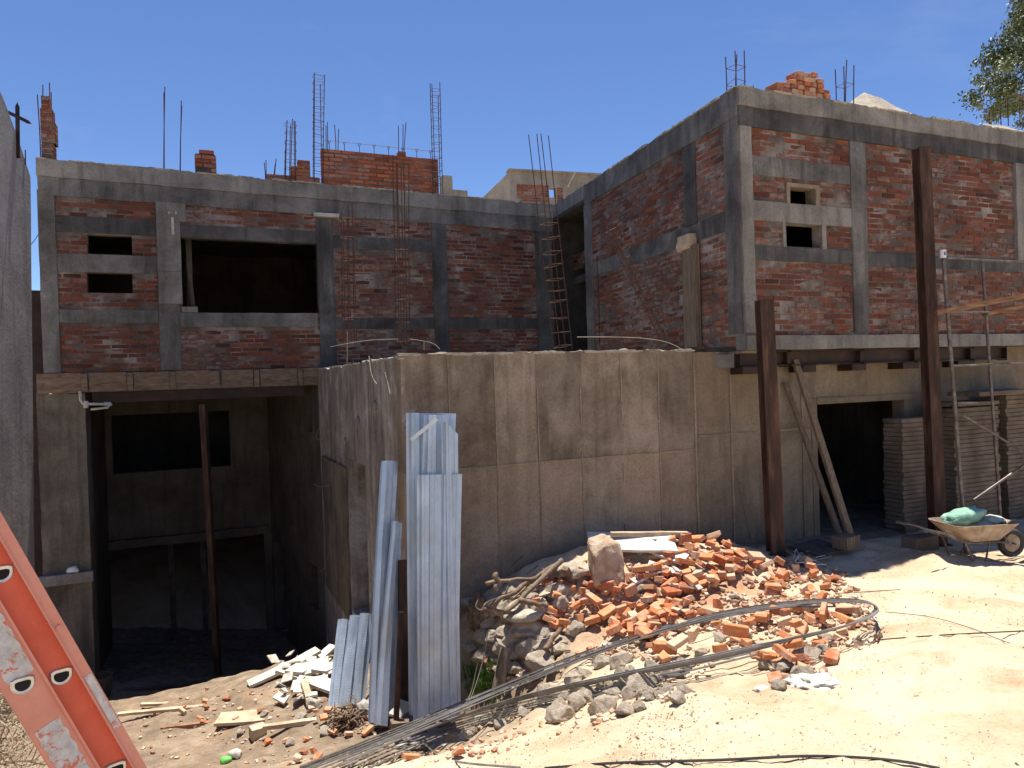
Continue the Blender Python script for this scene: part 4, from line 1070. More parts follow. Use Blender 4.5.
p=at(818,548,8.9); mb=MB(Matrix.Translation(p)@Matrix.Rotation(A2+.2,4,'Z')@Matrix.Rotation(.12,4,'X')); mb.rough(-.3,.3,-.2,.2,-.02,.015,.12,.008); tag(mb.build('board',M['grime']),'dark flat board lying in the shade before the doorway','board')

# ================================================================== STACKED FORM PANELS
def stack(x0,x1,ytop,off,depth,label,group,th=.062,lean=0):
    s0,s1=FR.sz(x0,480,off)[0],FR.sz(x1,480,off)[0]; zt=FR.sz((x0+x1)/2,ytop,off)[1]; zb=-2.36; nlay=int((zt-zb)/th)
    mb=MB(); hw=(s1-s0)/2; mb.rough(-hw,hw,0,depth,0,th-.009,.15,.003)
    mb.box(-hw+.02,hw-.02,.02,depth-.02,th-.009,th)
    me=mkmesh('form_panel',mb,M['ply'])
    for k in range(nlay):
        v=FR.w((s0+s1)/2+U(-.012,.012)+lean*k,off+U(-.015,.015),zb+k*th)
        place(me,'form_panel',v,(0,0,A2+U(-.012,.012)),label,'form panel',group)
stack(903,950,413,-.10,.3,'grey form panel in the tall stack beside the doorway','panels stacked beside the doorway',.062,.0)
stack(956,1000,405,-.40,.4,'grey form panel in the middle stack behind the scaffold post','panels stacked behind the scaffold post')
stack(1008,1062,388,-.30,.4,'grey form panel in the stack at the right edge of the photo','panels stacked at the right edge')
# loose panels on top
for (x0,x1,y,th,lab) in ((957,998,403,.05,'dark board resting on top of the middle panel stack'),(978,1040,392,.06,'pale board laid across the right panel stack')):
    q=FR.sz(x0,y,-.5),FR.sz(x1,y,-.5); mb=MB(FR.M); mb.rough(q[0][0],q[1][0],-.52,-.05,q[0][1]-th,q[0][1],.15,.004); tag(mb.build('board',M['ply']),lab,'board')
p=at(920,533,9.0); mb=MB(Matrix.Translation(Vector((p.x,p.y,-2.33)))@Matrix.Rotation(A2,4,'Z')); mb.rough(-.2,.2,-.1,.1,0,.18,.08,.01); tag(mb.build('concrete_block',M['ply']),'dusty concrete block at the foot of the panel stack','block')

# ================================================================== SCAFFOLD
sp0=at(943,254,8.9); spb=at(966,552,8.9); spb.z=gz(spb.x,spb.y)
SC=thing('scaffold','thin steel tube scaffold frame with crossed braces before the panel stacks','scaffold',spb,A2)
def sc(name,a,b,r=.02,m='tube'): mb=MB(); mb.tube([a,b],r,8); return mb.build(name,M[m],SC)
sc('post',spb,sp0,.024)
b2=at(1002,548,9.7); b2.z=gz(b2.x,b2.y); sc('post',b2,at(982,258,9.7),.02)
r1=at(1060,545,8.9); r1.z=gz(r1.x,r1.y); sc('post',r1,at(1036,264,8.9),.022)
sc('rail',at(944,258,8.9),at(1040,263,8.9),.013); sc('rail',at(950,313,9.1),at(1045,311,9.3),.012); sc('rail',at(953,366,9.1),at(1050,362,9.3),.014)
sc('rail',at(957,403,9.3),at(978,403,9.4),.012)
sc('brace',at(964,416,8.93),at(1050,468,8.93),.012); sc('brace',at(974,500,8.93),at(1060,440,8.93),.016)
mb=MB(); mb.tube([sp0+Vector((0,0,-.05)),sp0+Vector((0,0,.05))],.036,10); mb.build('cap',M['white'],SC)
mb=MB(); mb.tube([sp0+Vector((0,-.037,-.02)),sp0+Vector((0,-.037,.02))],.01,6); mb.build('cap_stripe',M['blue'],SC)
def pk(a,b,w,th,lab): mb=MB(); mb.bar(a,b,w,th); tag(mb.build('scaffold_plank',M['timber']),lab,'plank')
pk(at(936,313,9.0),at(1080,285,8.4),.24,.05,'upper sloping timber plank laid on the scaffold')
pk(at(985,314,9.3),at(1080,296,9.0),.24,.045,'lower timber plank behind the upper one on the scaffold')

# ================================================================== WHEELBARROW
pw=at(973,551,8.45); gw=gz(pw.x,pw.y)
WB=thing('wheelbarrow','rusty tan wheelbarrow loaded with a green sack in front of the stacks','wheelbarrow',(pw.x,pw.y,gw),R(8))
MW=Matrix.Translation((pw.x,pw.y,gw))@Matrix.Rotation(R(8),4,'Z')@Matrix.Scale(.9,4)
mb=MB(MW)
# tray: lofted rounded rectangles
def rr(x0,x1,w,z,n_=5,r=.08):
    P=[]
    for (cx_,cy_,a0) in ((x1-r,w-r,0),(x0+r,w-r,90),(x0+r,-w+r,180),(x1-r,-w+r,270)):
        for k in range(n_): a=R(a0+90*k/(n_-1)); P.append((cx_+r*math.cos(a),cy_+r*math.sin(a),z))
    return P
loops=[rr(-.44,.46,.30,.50,r=.1),rr(-.44,.46,.315,.515,r=.1),rr(-.43,.45,.30,.515,r=.1),rr(-.20,.24,.19,.31),rr(-.18,.22,.17,.30),]
outer=[rr(-.445,.465,.305,.505,r=.1),rr(-.22,.26,.205,.29)]
def loft(ls,close_end=True):
    I=[[mb.av(p) for p in l] for l in ls]; n_=len(ls[0])
    for a,b in zip(I,I[1:]):
        for k in range(n_): mb.af([a[k],a[(k+1)%n_],b[(k+1)%n_],b[k]])
    mb.af(I[-1])
loft(loops); loft(outer); mb.build('tray',M['tray'],WB,smooth=False)
for sd in (-1,1):
    mb=MB(MW); mb.tube(catm([(-.88,.28*sd,.50),(-.6,.26*sd,.43),(-.25,.20*sd,.285),(.25,.13*sd,.25),(.50,.07*sd,.19)],5),.016,8); h=mb.build('handle_frame',M['tube'],WB,smooth=True)
    mb=MB(MW); mb.tube([(-.90,.28*sd,.505),(-.74,.272*sd,.463)],.021,8); mb.build('grip',M['rubber'],h)
    mb=MB(MW); mb.tube([(-.28,.20*sd,.29),(-.16,.22*sd,.0),(-.02,.22*sd,.0),(.1,.16*sd,.27)],.012,8); mb.build('leg',M['tube'],WB)
    mb=MB(MW); mb.tube(catm([(.28,.2*sd,.33),(.40,.12*sd,.26),(.5,.07*sd,.19)],4),.01,6); mb.build('tray_brace',M['tube'],WB)
mb=MB(MW); n_=24
wc=Vector((.56,0,.19))
mb.tube([wc+Vector((math.cos(2*math.pi*k/n_)*.15,0,math.sin(2*math.pi*k/n_)*.15)) for k in range(n_+1)],.042,8,cap=False); wh=mb.build('wheel',M['rubber'],WB,smooth=True)
mb=MB(MW); mb.tube([wc+Vector((0,-.02,0)),wc+Vector((0,.02,0))],.12,18); mb.build('rim',M['tray'],wh); mb=MB(MW); mb.tube([wc+Vector((0,-.08,0)),wc+Vector((0,.08,0))],.012,8); mb.build('axle',M['tube'],wh)
def blob(c,rx,ry,rz,mat,name,label,cat,seed=1,amp=.25,rot=0,sub=3,flat=0,kind=None,fr=2.2):
    bm=bmesh.new(); bmesh.ops.create_icosphere(bm,subdivisions=sub,radius=1)
    for v in bm.verts:
        d=1+amp*noise.noise(v.co*fr+Vector((seed,0,0)))+amp*.4*noise.noise(v.co*fr*3+Vector((0,seed,0)))
        v.co=Vector((v.co.x*rx*d,v.co.y*ry*d,v.co.z*rz*d))
        if flat: v.co.z=max(v.co.z,-rz*flat)
    me=bpy.data.meshes.new(name); bm.to_mesh(me); bm.free(); me.materials.append(M[mat]); me.polygons.foreach_set('use_smooth',[True]*len(me.polygons))
    o=bpy.data.objects.new(name,me); col.objects.link(o); o.location=c; o.rotation_euler=(0,0,rot); return tag(o,label,cat,kind=kind)
blob(MW@Vector((-.12,.0,.575)),.26,.15,.09,'sack','sack','lumpy pale green sack lying in the wheelbarrow','sack',3,.35,.1,3).rotation_euler=(0,R(-10),R(8))
blob(MW@Vector((.30,.02,.51)),.14,.13,.05,'paper','cement_bag','small folded grey bag at the front of the wheelbarrow','bag',6,.3,.1,3)
blob(MW@Vector((.0,0,.42)),.31,.17,.085,'greystone','mortar_load','grey rubble fill under the sack in the wheelbarrow','rubble',9,.2,.1,3)
# shadowy clutter under barrow
# ================================================================== GALVANISED SHEETS
def sheet(bl,br,tl,tr,nf,dep,label,name='metal_sheet',group='galvanised sheets leaning on the concrete wall',curl=0):
    mb=MB(); bl,br,tl,tr=[Vector(v) for v in (bl,br,tl,tr)]
    nrm=(br-bl).cross(tl-bl).normalized()
    if nrm.y>0: nrm=-nrm
    prof=[]
    for k in range(nf):
        for f,h in ((0,0),(.10,0),(.18,1),(.30,1),(.31,.93),(.33,.93),(.34,1),(.50,1),(.58,.0),(.76,0),(.77,.08),(.79,.08),(.8,0),(.97,0)): prof.append(((k+f)/nf,h))
    prof.append((1,0)); rows_=24; th=.0015
    G=[]
    for side in (0,1):
        g=[]
        for r_ in range(rows_+1):
            v=r_/rows_; a=bl.lerp(tl,v); b=br.lerp(tr,v); row=[]
            sag=.03*math.sin(math.pi*v)
            for (u_,h) in prof: row.append(mb.av(a.lerp(b,u_)+nrm*(h*dep-sag*.6-side*th+.004*noise.noise(Vector((u_*4,v*5,dep*50))))))
            g.append(row)
        G.append(g)
    for side in (0,1):
        g=G[side]
        for r_ in range(rows_):
            for k in range(len(prof)-1): mb.af([g[r_][k],g[r_][k+1],g[r_+1][k+1],g[r_+1][k]],0,(1.0 if prof[k][1]==1 and prof[k+1][1]==1 else .0,0,0))
    for k in range(len(prof)-1): mb.af([G[0][rows_][k],G[0][rows_][k+1],G[1][rows_][k+1],G[1][rows_][k]]); mb.af([G[0][0][k],G[0][0][k+1],G[1][0][k+1],G[1][0][k]])
    return tag(mb.build(name,M['galv']),label,'metal sheet',group)
def SH(bx0,by0,bx1,by1,Yb,tx0,ty0,tx1,ty1,Yt,nf,dep,label,tw=0): return sheet(at(bx0,by0,Yb),at(bx1,by1,Yb+tw),at(tx0,ty0,Yt),at(tx1,ty1,Yt+tw),nf,dep,label)
SH(409,718,447,712,6.85,406,413,456,413.5,7.16,2,.045,'tallest wide galvanised sheet at the back of the main leaning group',.12)
SH(413,722,455,716,6.72,424,415,447,415,7.05,1,.05,'narrow galvanised sheet sandwiched in the middle of the main leaning group',.1)
SH(418,722,458,717,6.62,417,475,462,474,6.90,2,.04,'shorter ribbed galvanised sheet at the front of the main leaning group',.1)
SH(447,722,461,717,6.66,441,420,458,434,7.0,1,.05,'slim galvanised sheet on the right edge of the main leaning group',.06)
SH(368,722,386,726,6.75,381,461,398,461,7.42,1,.05,'long dull galvanised sheet seen nearly edge-on left of the main group',.15)
SH(374,724,396,727,6.70,392,521,402,523,7.25,1,.05,'dusty galvanised strip in front of the long dull sheet',.12)
SH(328,706,346,709,7.35,338,619,356,621,7.8,1,.04,'leftmost short galvanised sheet of the low leaning group',.05)
SH(338,708,358,712,7.25,350,615,368,616,7.65,1,.04,'middle short galvanised sheet of the low leaning group',.05)
SH(352,712,364,716,7.15,360,613,375,614,7.55,1,.04,'rightmost short galvanised sheet of the low leaning group',.05)
# torn strip over the main group
mb=MB(); mb.bar(at(411,440,6.95),at(437,419,6.9),.035,.004,(0,-1,0)); tag(mb.build('metal_strip',M['galv']),'torn bright metal strip tied across the top of the main leaning sheets','strip')
plank(at(403,716,7.0),at(403,560,7.2),.09,.05,'dark reddish timber standing between the sheet groups','rust',name='timber_post')
plank(at(396,724,6.75),at(401,612,6.95),.05,.03,'rusty slim stake between the sheets','rust',name='stake')

# ================================================================== RUBBLE
stone_meshes={}
for mt in ('stone','greystone','boulder'):
    L_=[]
    for k in range(6):
        bm=bmesh.new(); bmesh.ops.create_icosphere(bm,subdivisions=3,radius=.5)
        sx,sy,sz_=U(.8,1.2),U(.7,1),U(.5,.8)
        planes=[Vector((U(-1,1),U(-1,1),U(-1,1))).normalized() for _ in range(11)]
        for v in bm.verts:
            for p_ in planes:
                d=v.co.dot(p_); lim=.30
                if d>lim: v.co-=p_*(d-lim)
            v.co*=1.15+.16*noise.noise(v.co*5+Vector((k*3,0,0))); v.co=Vector((v.co.x*sx,v.co.y*sy,v.co.z*sz_))
        me=bpy.data.meshes.new('rock'); bm.to_mesh(me); bm.free(); me.materials.append(M[mt]); L_.append(me)
    stone_meshes[mt]=L_
def dist_ok(p,used,dm): return all((p.x-u.x)**2+(p.y-u.y)**2>dm*dm for u in used)
def scatter_bricks(poly,n_,label,group,dm=.10,sc_=1.0):
    xs_=[p[0] for p in poly]; ys_=[p[1] for p in poly]; used=[]; tries=0; c=0
    while c<n_ and tries<n_*60:
        tries+=1; px,py=U(min(xs_),max(xs_)),U(min(ys_),max(ys_))
        if not inpoly(px,py,poly): continue
        p=og(px,py); lvl=sum(1 for u in used if (p.x-u.x)**2+(p.y-u.y)**2<.15**2)
        if lvl>2 : continue
        if not dist_ok(p,used,dm*.55): continue
        used.append(p); me=random.choice(brick_meshes[:5] if random.random()<.25 else brick_meshes[5:])
        q=p+Vector((0,0,.028+lvl*.042+U(-.01,.01)))
        place(me,'brick',q,(U(-.5,.5)+(math.pi/2 if random.random()<.25 else 0),U(-.4,.4),U(0,6.28)),label,'brick',group,U(.68,.95)*sc_); c+=1
G1=[(545,590),(600,560),(640,580),(680,592),(690,625),(640,640),(600,650),(560,640),(535,615)]
scatter_bricks([(530,600),(560,580),(590,585),(620,600),(610,620),(560,640),(535,625)],48,'broken orange brick in the left lobe of the rubble heap','broken bricks in the left of the rubble heap')
scatter_bricks([(600,595),(640,578),(680,585),(695,620),(650,640),(612,640)],60,'broken orange brick in the middle of the rubble heap','broken bricks in the middle of the rubble heap')
scatter_bricks([(650,560),(690,541),(730,545),(745,560),(735,585),(680,595),(650,585)],62,'dusty orange brick near the top of the rubble heap below the wall','bricks at the top of the rubble heap')
scatter_bricks([(745,566),(790,568),(838,578),(845,598),(800,606),(752,592)],26,'orange brick lying at the right end of the rubble heap','bricks at the right end of the rubble heap')
scatter_bricks([(640,622),(740,612),(850,604),(862,632),(740,650),(660,665),(640,640)],46,'orange brick lying inside the long loop of steel rods','bricks inside the rod loop')
scatter_bricks([(750,660),(830,640),(880,622),(880,640),(810,680),(760,690)],12,'brick fragment on the sand below the rod loop','brick fragments below the rod loop',sc_=.8)
scatter_bricks([(225,690),(330,670),(400,700),(380,745),(260,750),(130,710)],26,'small broken brick on the soil of the pit at the left','brick fragments in the pit',sc_=.6)
scatter_bricks([(230,735),(470,735),(470,766),(250,766)],12,'brick fragment under the lower end of the rods','brick fragments under the rods',sc_=.6)
mb=MB()
M['chip']=simple('brick chips',[(.15,(.26,.12,.07)),(.38,(.38,.2,.12)),(.52,(.44,.32,.22)),(.85,(.56,.48,.38))],5,.95,bs=0,usetone=True)
for (poly,n_,smax) in (([(470,640),(530,585),(600,555),(700,538),(760,560),(840,565),(870,610),(880,640),(800,690),(740,650),(600,665),(560,650),(540,690),(480,690)],3000,.028),([(200,690),(330,660),(410,710),(470,735),(420,766),(150,766),(130,715)],420,.018),([(540,690),(640,670),(720,655),(700,700),(600,725),(480,760),(400,766),(440,740)],500,.016)):
    c=0
    while c<n_:
        px,py=U(130,890),U(530,766)
        if not inpoly(px,py,poly): continue
        c+=1; p=og(px,py)
        if p.y>9.2 or noise.noise(Vector((p.x*2.5,p.y*2.5,7)))<-.12: continue
        w=U(.006,smax); Mx=Matrix.Translation(p+Vector((0,0,w*.5)))@Matrix.Rotation(U(0,6),4,'Z')@Matrix.Rotation(U(-.7,.7),4,'X'); mb.M=Mx; tt=(U(0,1),0,0)
        mb.box(-w*U(.8,1.6),w,-w*U(.6,1),w*.8,-w*.5,w*U(.3,.7),0,tt,w*.25)
mb.M=None
tag(mb.build('brick_chips',M['chip'],loc=(0,0,0)),kind='stuff',label='small chips of brick and mortar strewn over the soil')
# foot-of-column bricks
for (px,py,rz,lab) in ((756,562,.6,'whole orange brick tilted against the foot of the short steel column, left'),(780,566,1.2,'orange brick right at the foot of the short steel column'),(802,566,2.,'small orange brick right of the short steel column')):
    p=og(px,py); place(brick_meshes[1],'brick',p+Vector((0,0,.06)),(.5,.2,rz),lab,'brick')
def rocks(lst,mat,label,group):
    for k,(px,py,w) in enumerate(lst):
        p=og(px,py); s=w/F*p.y
        place(stone_meshes[mat][k%6],'stone',p+Vector((0,0,s*.2)),(U(-.4,.4),U(-.4,.4),U(0,6.28)),label,'stone',group,s*1.15)
rocks([(640,690,34),(655,684,18),(628,680,20),(602,712,28),(577,708,26),(560,722,28),(590,700,20),(615,697,18),(668,676,16),(680,678,14),(545,700,22),(690,668,13),(650,700,12),(700,655,12),(612,690,22),(630,697,20),(575,690,18),(565,700,14),(597,697,14),(645,698,16)],'stone','pale stone in the row of rubble below the rods','stones in the row below the rods')
rocks([(520,640,26),(505,655,24),(530,655,30),(545,640,24),(510,620,22),(540,670,28),(560,655,26),(495,640,18),(525,625,20),(500,672,14),(575,635,20),(486,628,16),(515,672,20),(552,672,18),(506,640,22),(537,612,14)],'stone','rough pale stone in the dark left toe of the heap','stones in the left toe of the heap')
rocks([(660,575,16),(640,590,14),(570,575,18),(585,600,16),(760,575,12),(700,580,14),(735,600,12),(720,642,14),(640,555,16),(675,565,14),(655,552,14),(725,560,12),(560,600,12),(745,640,18)],'stone','pale stone lying among the bricks of the heap','stones among the bricks')
rocks([(785,672,26),(805,660,24),(765,668,18),(800,678,22),(820,655,18),(780,690,16),(825,640,14),(842,636,12)],'stone','pale stone in the loose patch beside the sand below the rods','stones in the patch right of the rods')
rocks([(300,720,12),(315,708,16),(355,722,14),(290,745,10),(265,715,8),(370,745,10),(240,735,8),(340,700,14),(325,735,10),(400,740,12),(450,742,16),(470,738,14),(500,728,16),(525,716,14),(480,725,12),(432,745,12)],'greystone','small grey stone on the soil near the leaning sheets','small stones near the leaning sheets')
rocks([(U(470,560),U(592,668),U(12,26)) for _ in range(34)],'stone','rough pale clod in the dark left toe of the heap','clods in the left toe of the heap')
rocks([(U(555,690),U(660,715),U(8,22)) for _ in range(30)],'stone','small pale stone scattered around the rods','small stones around the rods')
for k in range(34):
    x0,y0=U(478,550),U(578,640); a=og(x0,y0)+Vector((0,0,U(.02,.14))); d=Vector((U(.1,1),U(-.2,.9),U(-.1,.5))).normalized()*U(.12,.45)
    mb=MB(); mb.bar(a,a+d,U(.008,.03),U(.006,.014)); tag(mb.build('splinter',M['timberv' if k%2 else 'bark']),'dry wood splinter tangled in the left edge of the heap','splinter','wood splinters in the heap')
# the big boulder
bm=bmesh.new()
for c in [(-.22,-.2,-.25),(.16,-.24,-.25),(.24,.1,-.25),(-.2,.2,-.25),(-.19,-.17,.10),(-.22,.16,.24),(.0,.2,.30),(.23,.12,.17),(.2,-.12,.02),(-.05,-.15,.22),(.12,-.1,.24)]: bm.verts.new(c)
bmesh.ops.convex_hull(bm,input=bm.verts); bmesh.ops.bevel(bm,geom=bm.edges[:],offset=.015,segments=1,affect='EDGES')
bmesh.ops.triangulate(bm,faces=bm.faces); bmesh.ops.subdivide_edges(bm,edges=bm.edges[:],cuts=3,use_grid_fill=True)
for v in bm.verts: v.co+=noise.noise_vector(v.co*7)*.016+noise.noise_vector(v.co*22)*.007
me=bpy.data.meshes.new('boulder'); bm.to_mesh(me); bm.free(); me.materials.append(M['boulder'])
p=og(608,583); bb=bpy.data.objects.new('boulder',me); col.objects.link(bb); bb.location=p+Vector((0,.08,.20)); bb.rotation_euler=(0,0,.1); bb.scale=(.80,.75,.88); tag(bb,'big tan angular boulder on top of the rubble heap','boulder')
blob(og(576,583)+Vector((0,.12,.10)),.24,.18,.09,'stone','stone_slab','rounded flat pale stone left of the big boulder','stone',8,.3,.3,3)
blob(og(524,628)+Vector((0,0,.12)),.21,.15,.06,'greystone','stone_disc','flat grey disc-shaped stone at the left edge of the brick pieces','stone',5,.15,.3,3,)
# white board slabs
shard=[]
for k in range(5):
    mb=MB(); n_=random.choice((4,5,6)); P=[(math.cos(6.28*q/n_+U(-.3,.3))*U(.07,.13),math.sin(6.28*q/n_+U(-.3,.3))*U(.05,.09),U(-.006,.006)) for q in range(n_)]; mb.prism(P,(0,0,.022)); shard.append(mkmesh('plaster_shard',mb,M['plaster']))
for k in range(12):
    px,py=U(625,720),U(548,600); p=og(px,py)+Vector((0,0,.10))
    place(shard[k%5],'plaster_shard',p,(U(-.5,.5),U(-.5,.5),U(0,6)),'pale plaster shard among the top bricks of the heap','shard','plaster shards in the brick heap',U(.4,.9))
def slab(pts_px,th,lift,mat,name,label,cat='board'):
    P=[og(x,y)+Vector((0,0,l)) for (x,y,l) in pts_px]; mb=MB(); mb.prism(P,(0,0,th)); return tag(mb.build(name,M[mat]),label,cat)
def tilted(px,py,L_,W_,th,rx,ry,rz,mat,name,label,cat='board',lift=.05,group=None):
    p=og(px,py)+Vector((0,0,lift)); Mx=Matrix.Translation(p)@Matrix.Rotation(rz,4,'Z')@Matrix.Rotation(ry,4,'Y')@Matrix.Rotation(rx,4,'X')
    mb=MB(Mx); mb.rough(-L_/2,L_/2,-W_/2,W_/2,-th/2,th/2,max(.06,min(.15,L_/4)),min(.008,th*.25)); return tag(mb.build(name,M[mat]),label,cat,group)
tilted(632,556,.95,.34,.03,.35,.05,.0,'plaster','plaster_board','large white board lying behind the big boulder','board',.14)
tilted(664,562,.5,.2,.025,.3,.25,-.6,'plaster','plaster_board','small white board fragment sloping right of the boulder','board',.10)
tilted(650,545,.9,.07,.05,0,.05,.15,'planky','plank','pale plank lying along the foot of the wall above the bricks','plank',.12)
tilted(665,578,.35,.1,.03,.2,.3,-.3,'plaster','plaster_board','narrow white board chip among the top bricks','board',.08)
tilted(640,586,.2,.1,.03,.3,-.2,.5,'plaster','plaster_board','small pinkish-white chip left of the middle bricks','board',.06)
tilted(571,587,.34,.07,.05,0,1.0,.9,'timberv','timber_offcut','short grey timber standing under the boulder','timber',.06)
# left pit boards
for k,(px,py,L_,W_,rz,ry,lab) in enumerate([(272,680,.55,.16,.5,-.25,'long white broken slab at the far left of the white pile'),(300,668,.5,.2,.6,-.3,'broad white slab at the top of the white pile by the wall'),(312,678,.4,.22,.2,-.2,'white slab fragment in the centre of the white pile'),
   (322,662,.4,.15,.9,-.35,'topmost white slab leaning to the wall at the left pit'),(310,692,.38,.18,.1,-.1,'lowest flat white slab of the white pile'),(290,684,.3,.15,-.3,.2,'small white slab tucked under the long one'),(326,692,.3,.2,-.5,.1,'white slab fragment against the low leaning sheets'),(327,676,.3,.2,1.2,.1,'white slab behind the low leaning sheets'),(300,679,.3,.22,1.4,.1,'squarish white fragment between the long slabs')]):
    tilted(px,py,L_,W_,.035,U(-.2,.3),ry,rz,'plaster','broken_slab',lab,'slab',.07+.02*(k%3))
tilted(308,704,.42,.07,.06,0,.35,-1.1,'planky','plank','pale stick standing forward out of the white pile','plank',.08)
tilted(243,720,.5,.26,.03,0,.0,.1,'planky','board','flat pale board lying on the soil in the middle of the pit','board',.02)
tilted(165,712,1.0,.06,.03,0,.0,.15,'planky','plank','long pale lath on the bright soil behind the ladder','plank',.02)
tilted(158,706,.4,.05,.03,0,.0,.0,'planky','plank','short lath just behind the long lath','plank',.02)
tilted(187,728,.5,.05,.04,0,.0,.2,'timber','plank','brownish lath nearest the ladder side of the pit','plank',.02)
tilted(290,728,.5,.06,.04,0,.05,.35,'planky','plank','pale lath in front of the short leaning sheets','plank',.03)
tilted(258,737,.14,.13,.1,0,.0,.6,'planky','timber_block','small cut timber cube with dark end in the pit','block',.05)
tilted(155,690,1.4,.08,.05,0,.0,.25,'grime','plank','dark plank lying in the shade of the garage mouth','plank',.03)
tilted(400,722,.24,.22,.03,.5,.5,.4,'plaster','board','small square pale board tilted before the tall sheets','board',.12)
tilted(402,730,.24,.18,.12,.1,.1,.4,'timberv','timber_block','brown box shaped block under the tilted square board','block',.05)
tilted(385,728,.28,.12,.02,.1,.1,.2,'grime','board','dark round-edged scrap at the foot of the dull sheets','board',.03)
mb=MB(); c=og(348,724)+Vector((0,0,.06))
for _ in range(90):
    t=U(0,6.28); P=[c+Vector((math.cos(t)*U(0,.14),math.sin(t)*.09,U(-.05,.07)))]; d=Vector((U(-1,1),U(-1,1),U(-.6,.8))).normalized()
    for k in range(5): d=(d+Vector((U(-1,1),U(-1,1),U(-1,.6)))*.6).normalized(); q=P[-1]+d*U(.03,.06); P.append(c+(q-c)*min(1,.2/max(.01,(q-c).length)))
    mb.tube(P,[.012,.011,.009,.007,.005,.003],5)
tag(mb.build('root_bundle',M['bark'],smooth=True),'tangled brown root bundle at the foot of the low sheets','roots')
for k in range(26):
    px,py=U(265,332),U(660,708); p=og(px,py)+Vector((0,0,.05+U(0,.08)))
    place(random.choice(brick_meshes[5:]) if 0 else shard[k%5],'plaster_shard',p,(U(-.6,.6),U(-.6,.6),U(0,6)),'small white plaster shard in the pile by the low sheets','shard','plaster shards in the white pile',U(.5,1.1))
blob(og(366,716)+Vector((0,0,.06)),.12,.08,.08,'rag','rag','crumpled grey and white rag beside the root bundle','rag',12,.5,.2,3,fr=4)
blob(og(226,762)+Vector((0,0,.02)),.05,.04,.03,'greenp','plastic_scrap','bright green plastic scrap at the bottom of the pit','scrap',2,.5,.2,2,fr=4)
blob(og(236,757)+Vector((0,0,.03)),.06,.05,.04,'plaster','plastic_scrap','small white crumpled scrap beside the green one','scrap',3,.5,.2,2,fr=4)
blob(og(440,744)+Vector((0,0,.02)),.30,.14,.05,'rag','plastic_sheet','crumpled whitish plastic sheet under the rods','sheet',14,.9,.2,4,fr=4)
blob(og(815,685)+Vector((0,0,.0)),.15,.11,.04,'plaster','plaster_lump','bright white crumbled lump of plaster on the sand at the right','plaster',15,.6,.2,4,fr=3)
blob(og(762,690)+Vector((0,0,.0)),.05,.04,.02,'plaster','plaster_lump','small white plaster crumb left of the bright lump','plaster',16,.6,.2,3,fr=3)
p=og(100,690,12); mb=MB(); c=at(102,680,10.3); c.z=gz(c.x,c.y)
BK=thing('bucket','dark dented bucket standing in the shade at the foot of the pier','bucket',c)
mb.tube([c,c+Vector((0,0,.3))],[.11,.14],14,cap=False); mb.tube([c+Vector((0,0,.005)),c+Vector((0,0,.02))],.11,14); mb.build('body',M['grime'],BK)
mb=MB(); mb.tube([c+Vector((.145*math.cos(t),.145*math.sin(t),.3)) for t in [k*math.pi/8 for k in range(17)]],.008,5,cap=False); mb.build('rim',M['grime'],BK)
# timbers / branches sticking from the heap
def branch(px0,py0,Y0,px1,py1,Y1,r0,r1,label,mat='bark',wob=.022,name='branch'):
    a,b=at(px0,py0,Y0),at(px1,py1,Y1); P=[a.lerp(b,t/6)+Vector((U(-1,1),U(-1,1),U(-1,1)))*wob*(1 if 0<t<6 else 0) for t in range(7)]
    P=catm(P,3); mb=MB(); mb.tube(P,[r0+(r1-r0)*i/(len(P)-1) for i in range(len(P))],7); return tag(mb.build(name,M[mat],smooth=True),label,'branch')
branch(490,606,7.0,556,566,7.6,.022,.035,'thick dry branch running up the left edge of the heap under the wall')
branch(486,584,7.05,550,575,7.5,.022,.016,'knotted branch with a stubby end hanging left of the heap')
branch(497,590,6.95,497,575,7.0,.02,.03,'stub of root at the tip of the knotted branch')
branch(505,612,6.9,562,560,7.5,.022,.03,'straight greyish branch lying over the thick one','timberv',.01)
branch(482,609,7.0,540,618,7.3,.015,.02,'thin low branch at the left foot of the heap')
branch(520,600,7.0,548,606,7.1,.03,.02,'short weathered root across the broken bricks')
branch(545,650,6.8,560,628,7.0,.03,.02,'pale forked root below the brick pieces','bark')
plank(og(503,618)+Vector((0,0,.1)),at(532,592,7.35),.10,.03,'pale flat splintered board on the left of the heap','planky',face=Vector((0,-.5,1)))
plank(og(520,612)+Vector((0,0,.1)),at(553,590,7.4),.08,.03,'second splintered board beside the pale one','planky',face=Vector((0,-.5,1)))
plank(at(497,692,6.75),at(506,648,6.9),.09,.07,'short square timber standing in the toe of the heap','timberv')
mb=MB(); mb.tube(catm([at(478,600,6.95),at(476,607,6.9),at(482,610,6.9),at(486,603,6.95),at(500,597,7.1)],4),.008,6); tag(mb.build('iron_hook',M['tube']),'small bent steel handle poking out at the left of the heap','hook')
blob(og(480,640)+Vector((0,.1,.2)),.12,.11,.20,'bark','torn_sack','torn dirty sack hanging at the dark left toe of the heap','sack',21,.35,.3,4,fr=3)
blob(og(497,622)+Vector((0,.1,.08)),.14,.12,.14,'stone','stone','lumpy mortar boulder at the top of the left toe','stone',22,.5,.3,3,fr=2)
blob(og(530,640)+Vector((0,.1,.02)),.28,.16,.16,'boulder','stone','wide pinkish stone block under the broken bricks','stone',23,.3,.3,3,fr=2)
wirebit(catm([at(463,716,6.6),at(474,690,6.7),at(483,660,6.8),at(488,632,6.9)],5),.005,'tie_wire','thin pale wire rising beside the sheets and the toe of the heap')
wirebit(catm([at(455,718,6.5),at(470,695,6.7),at(478,662,6.8)],5),.004,'tie_wire','second thinner wire just left of the pale wire')
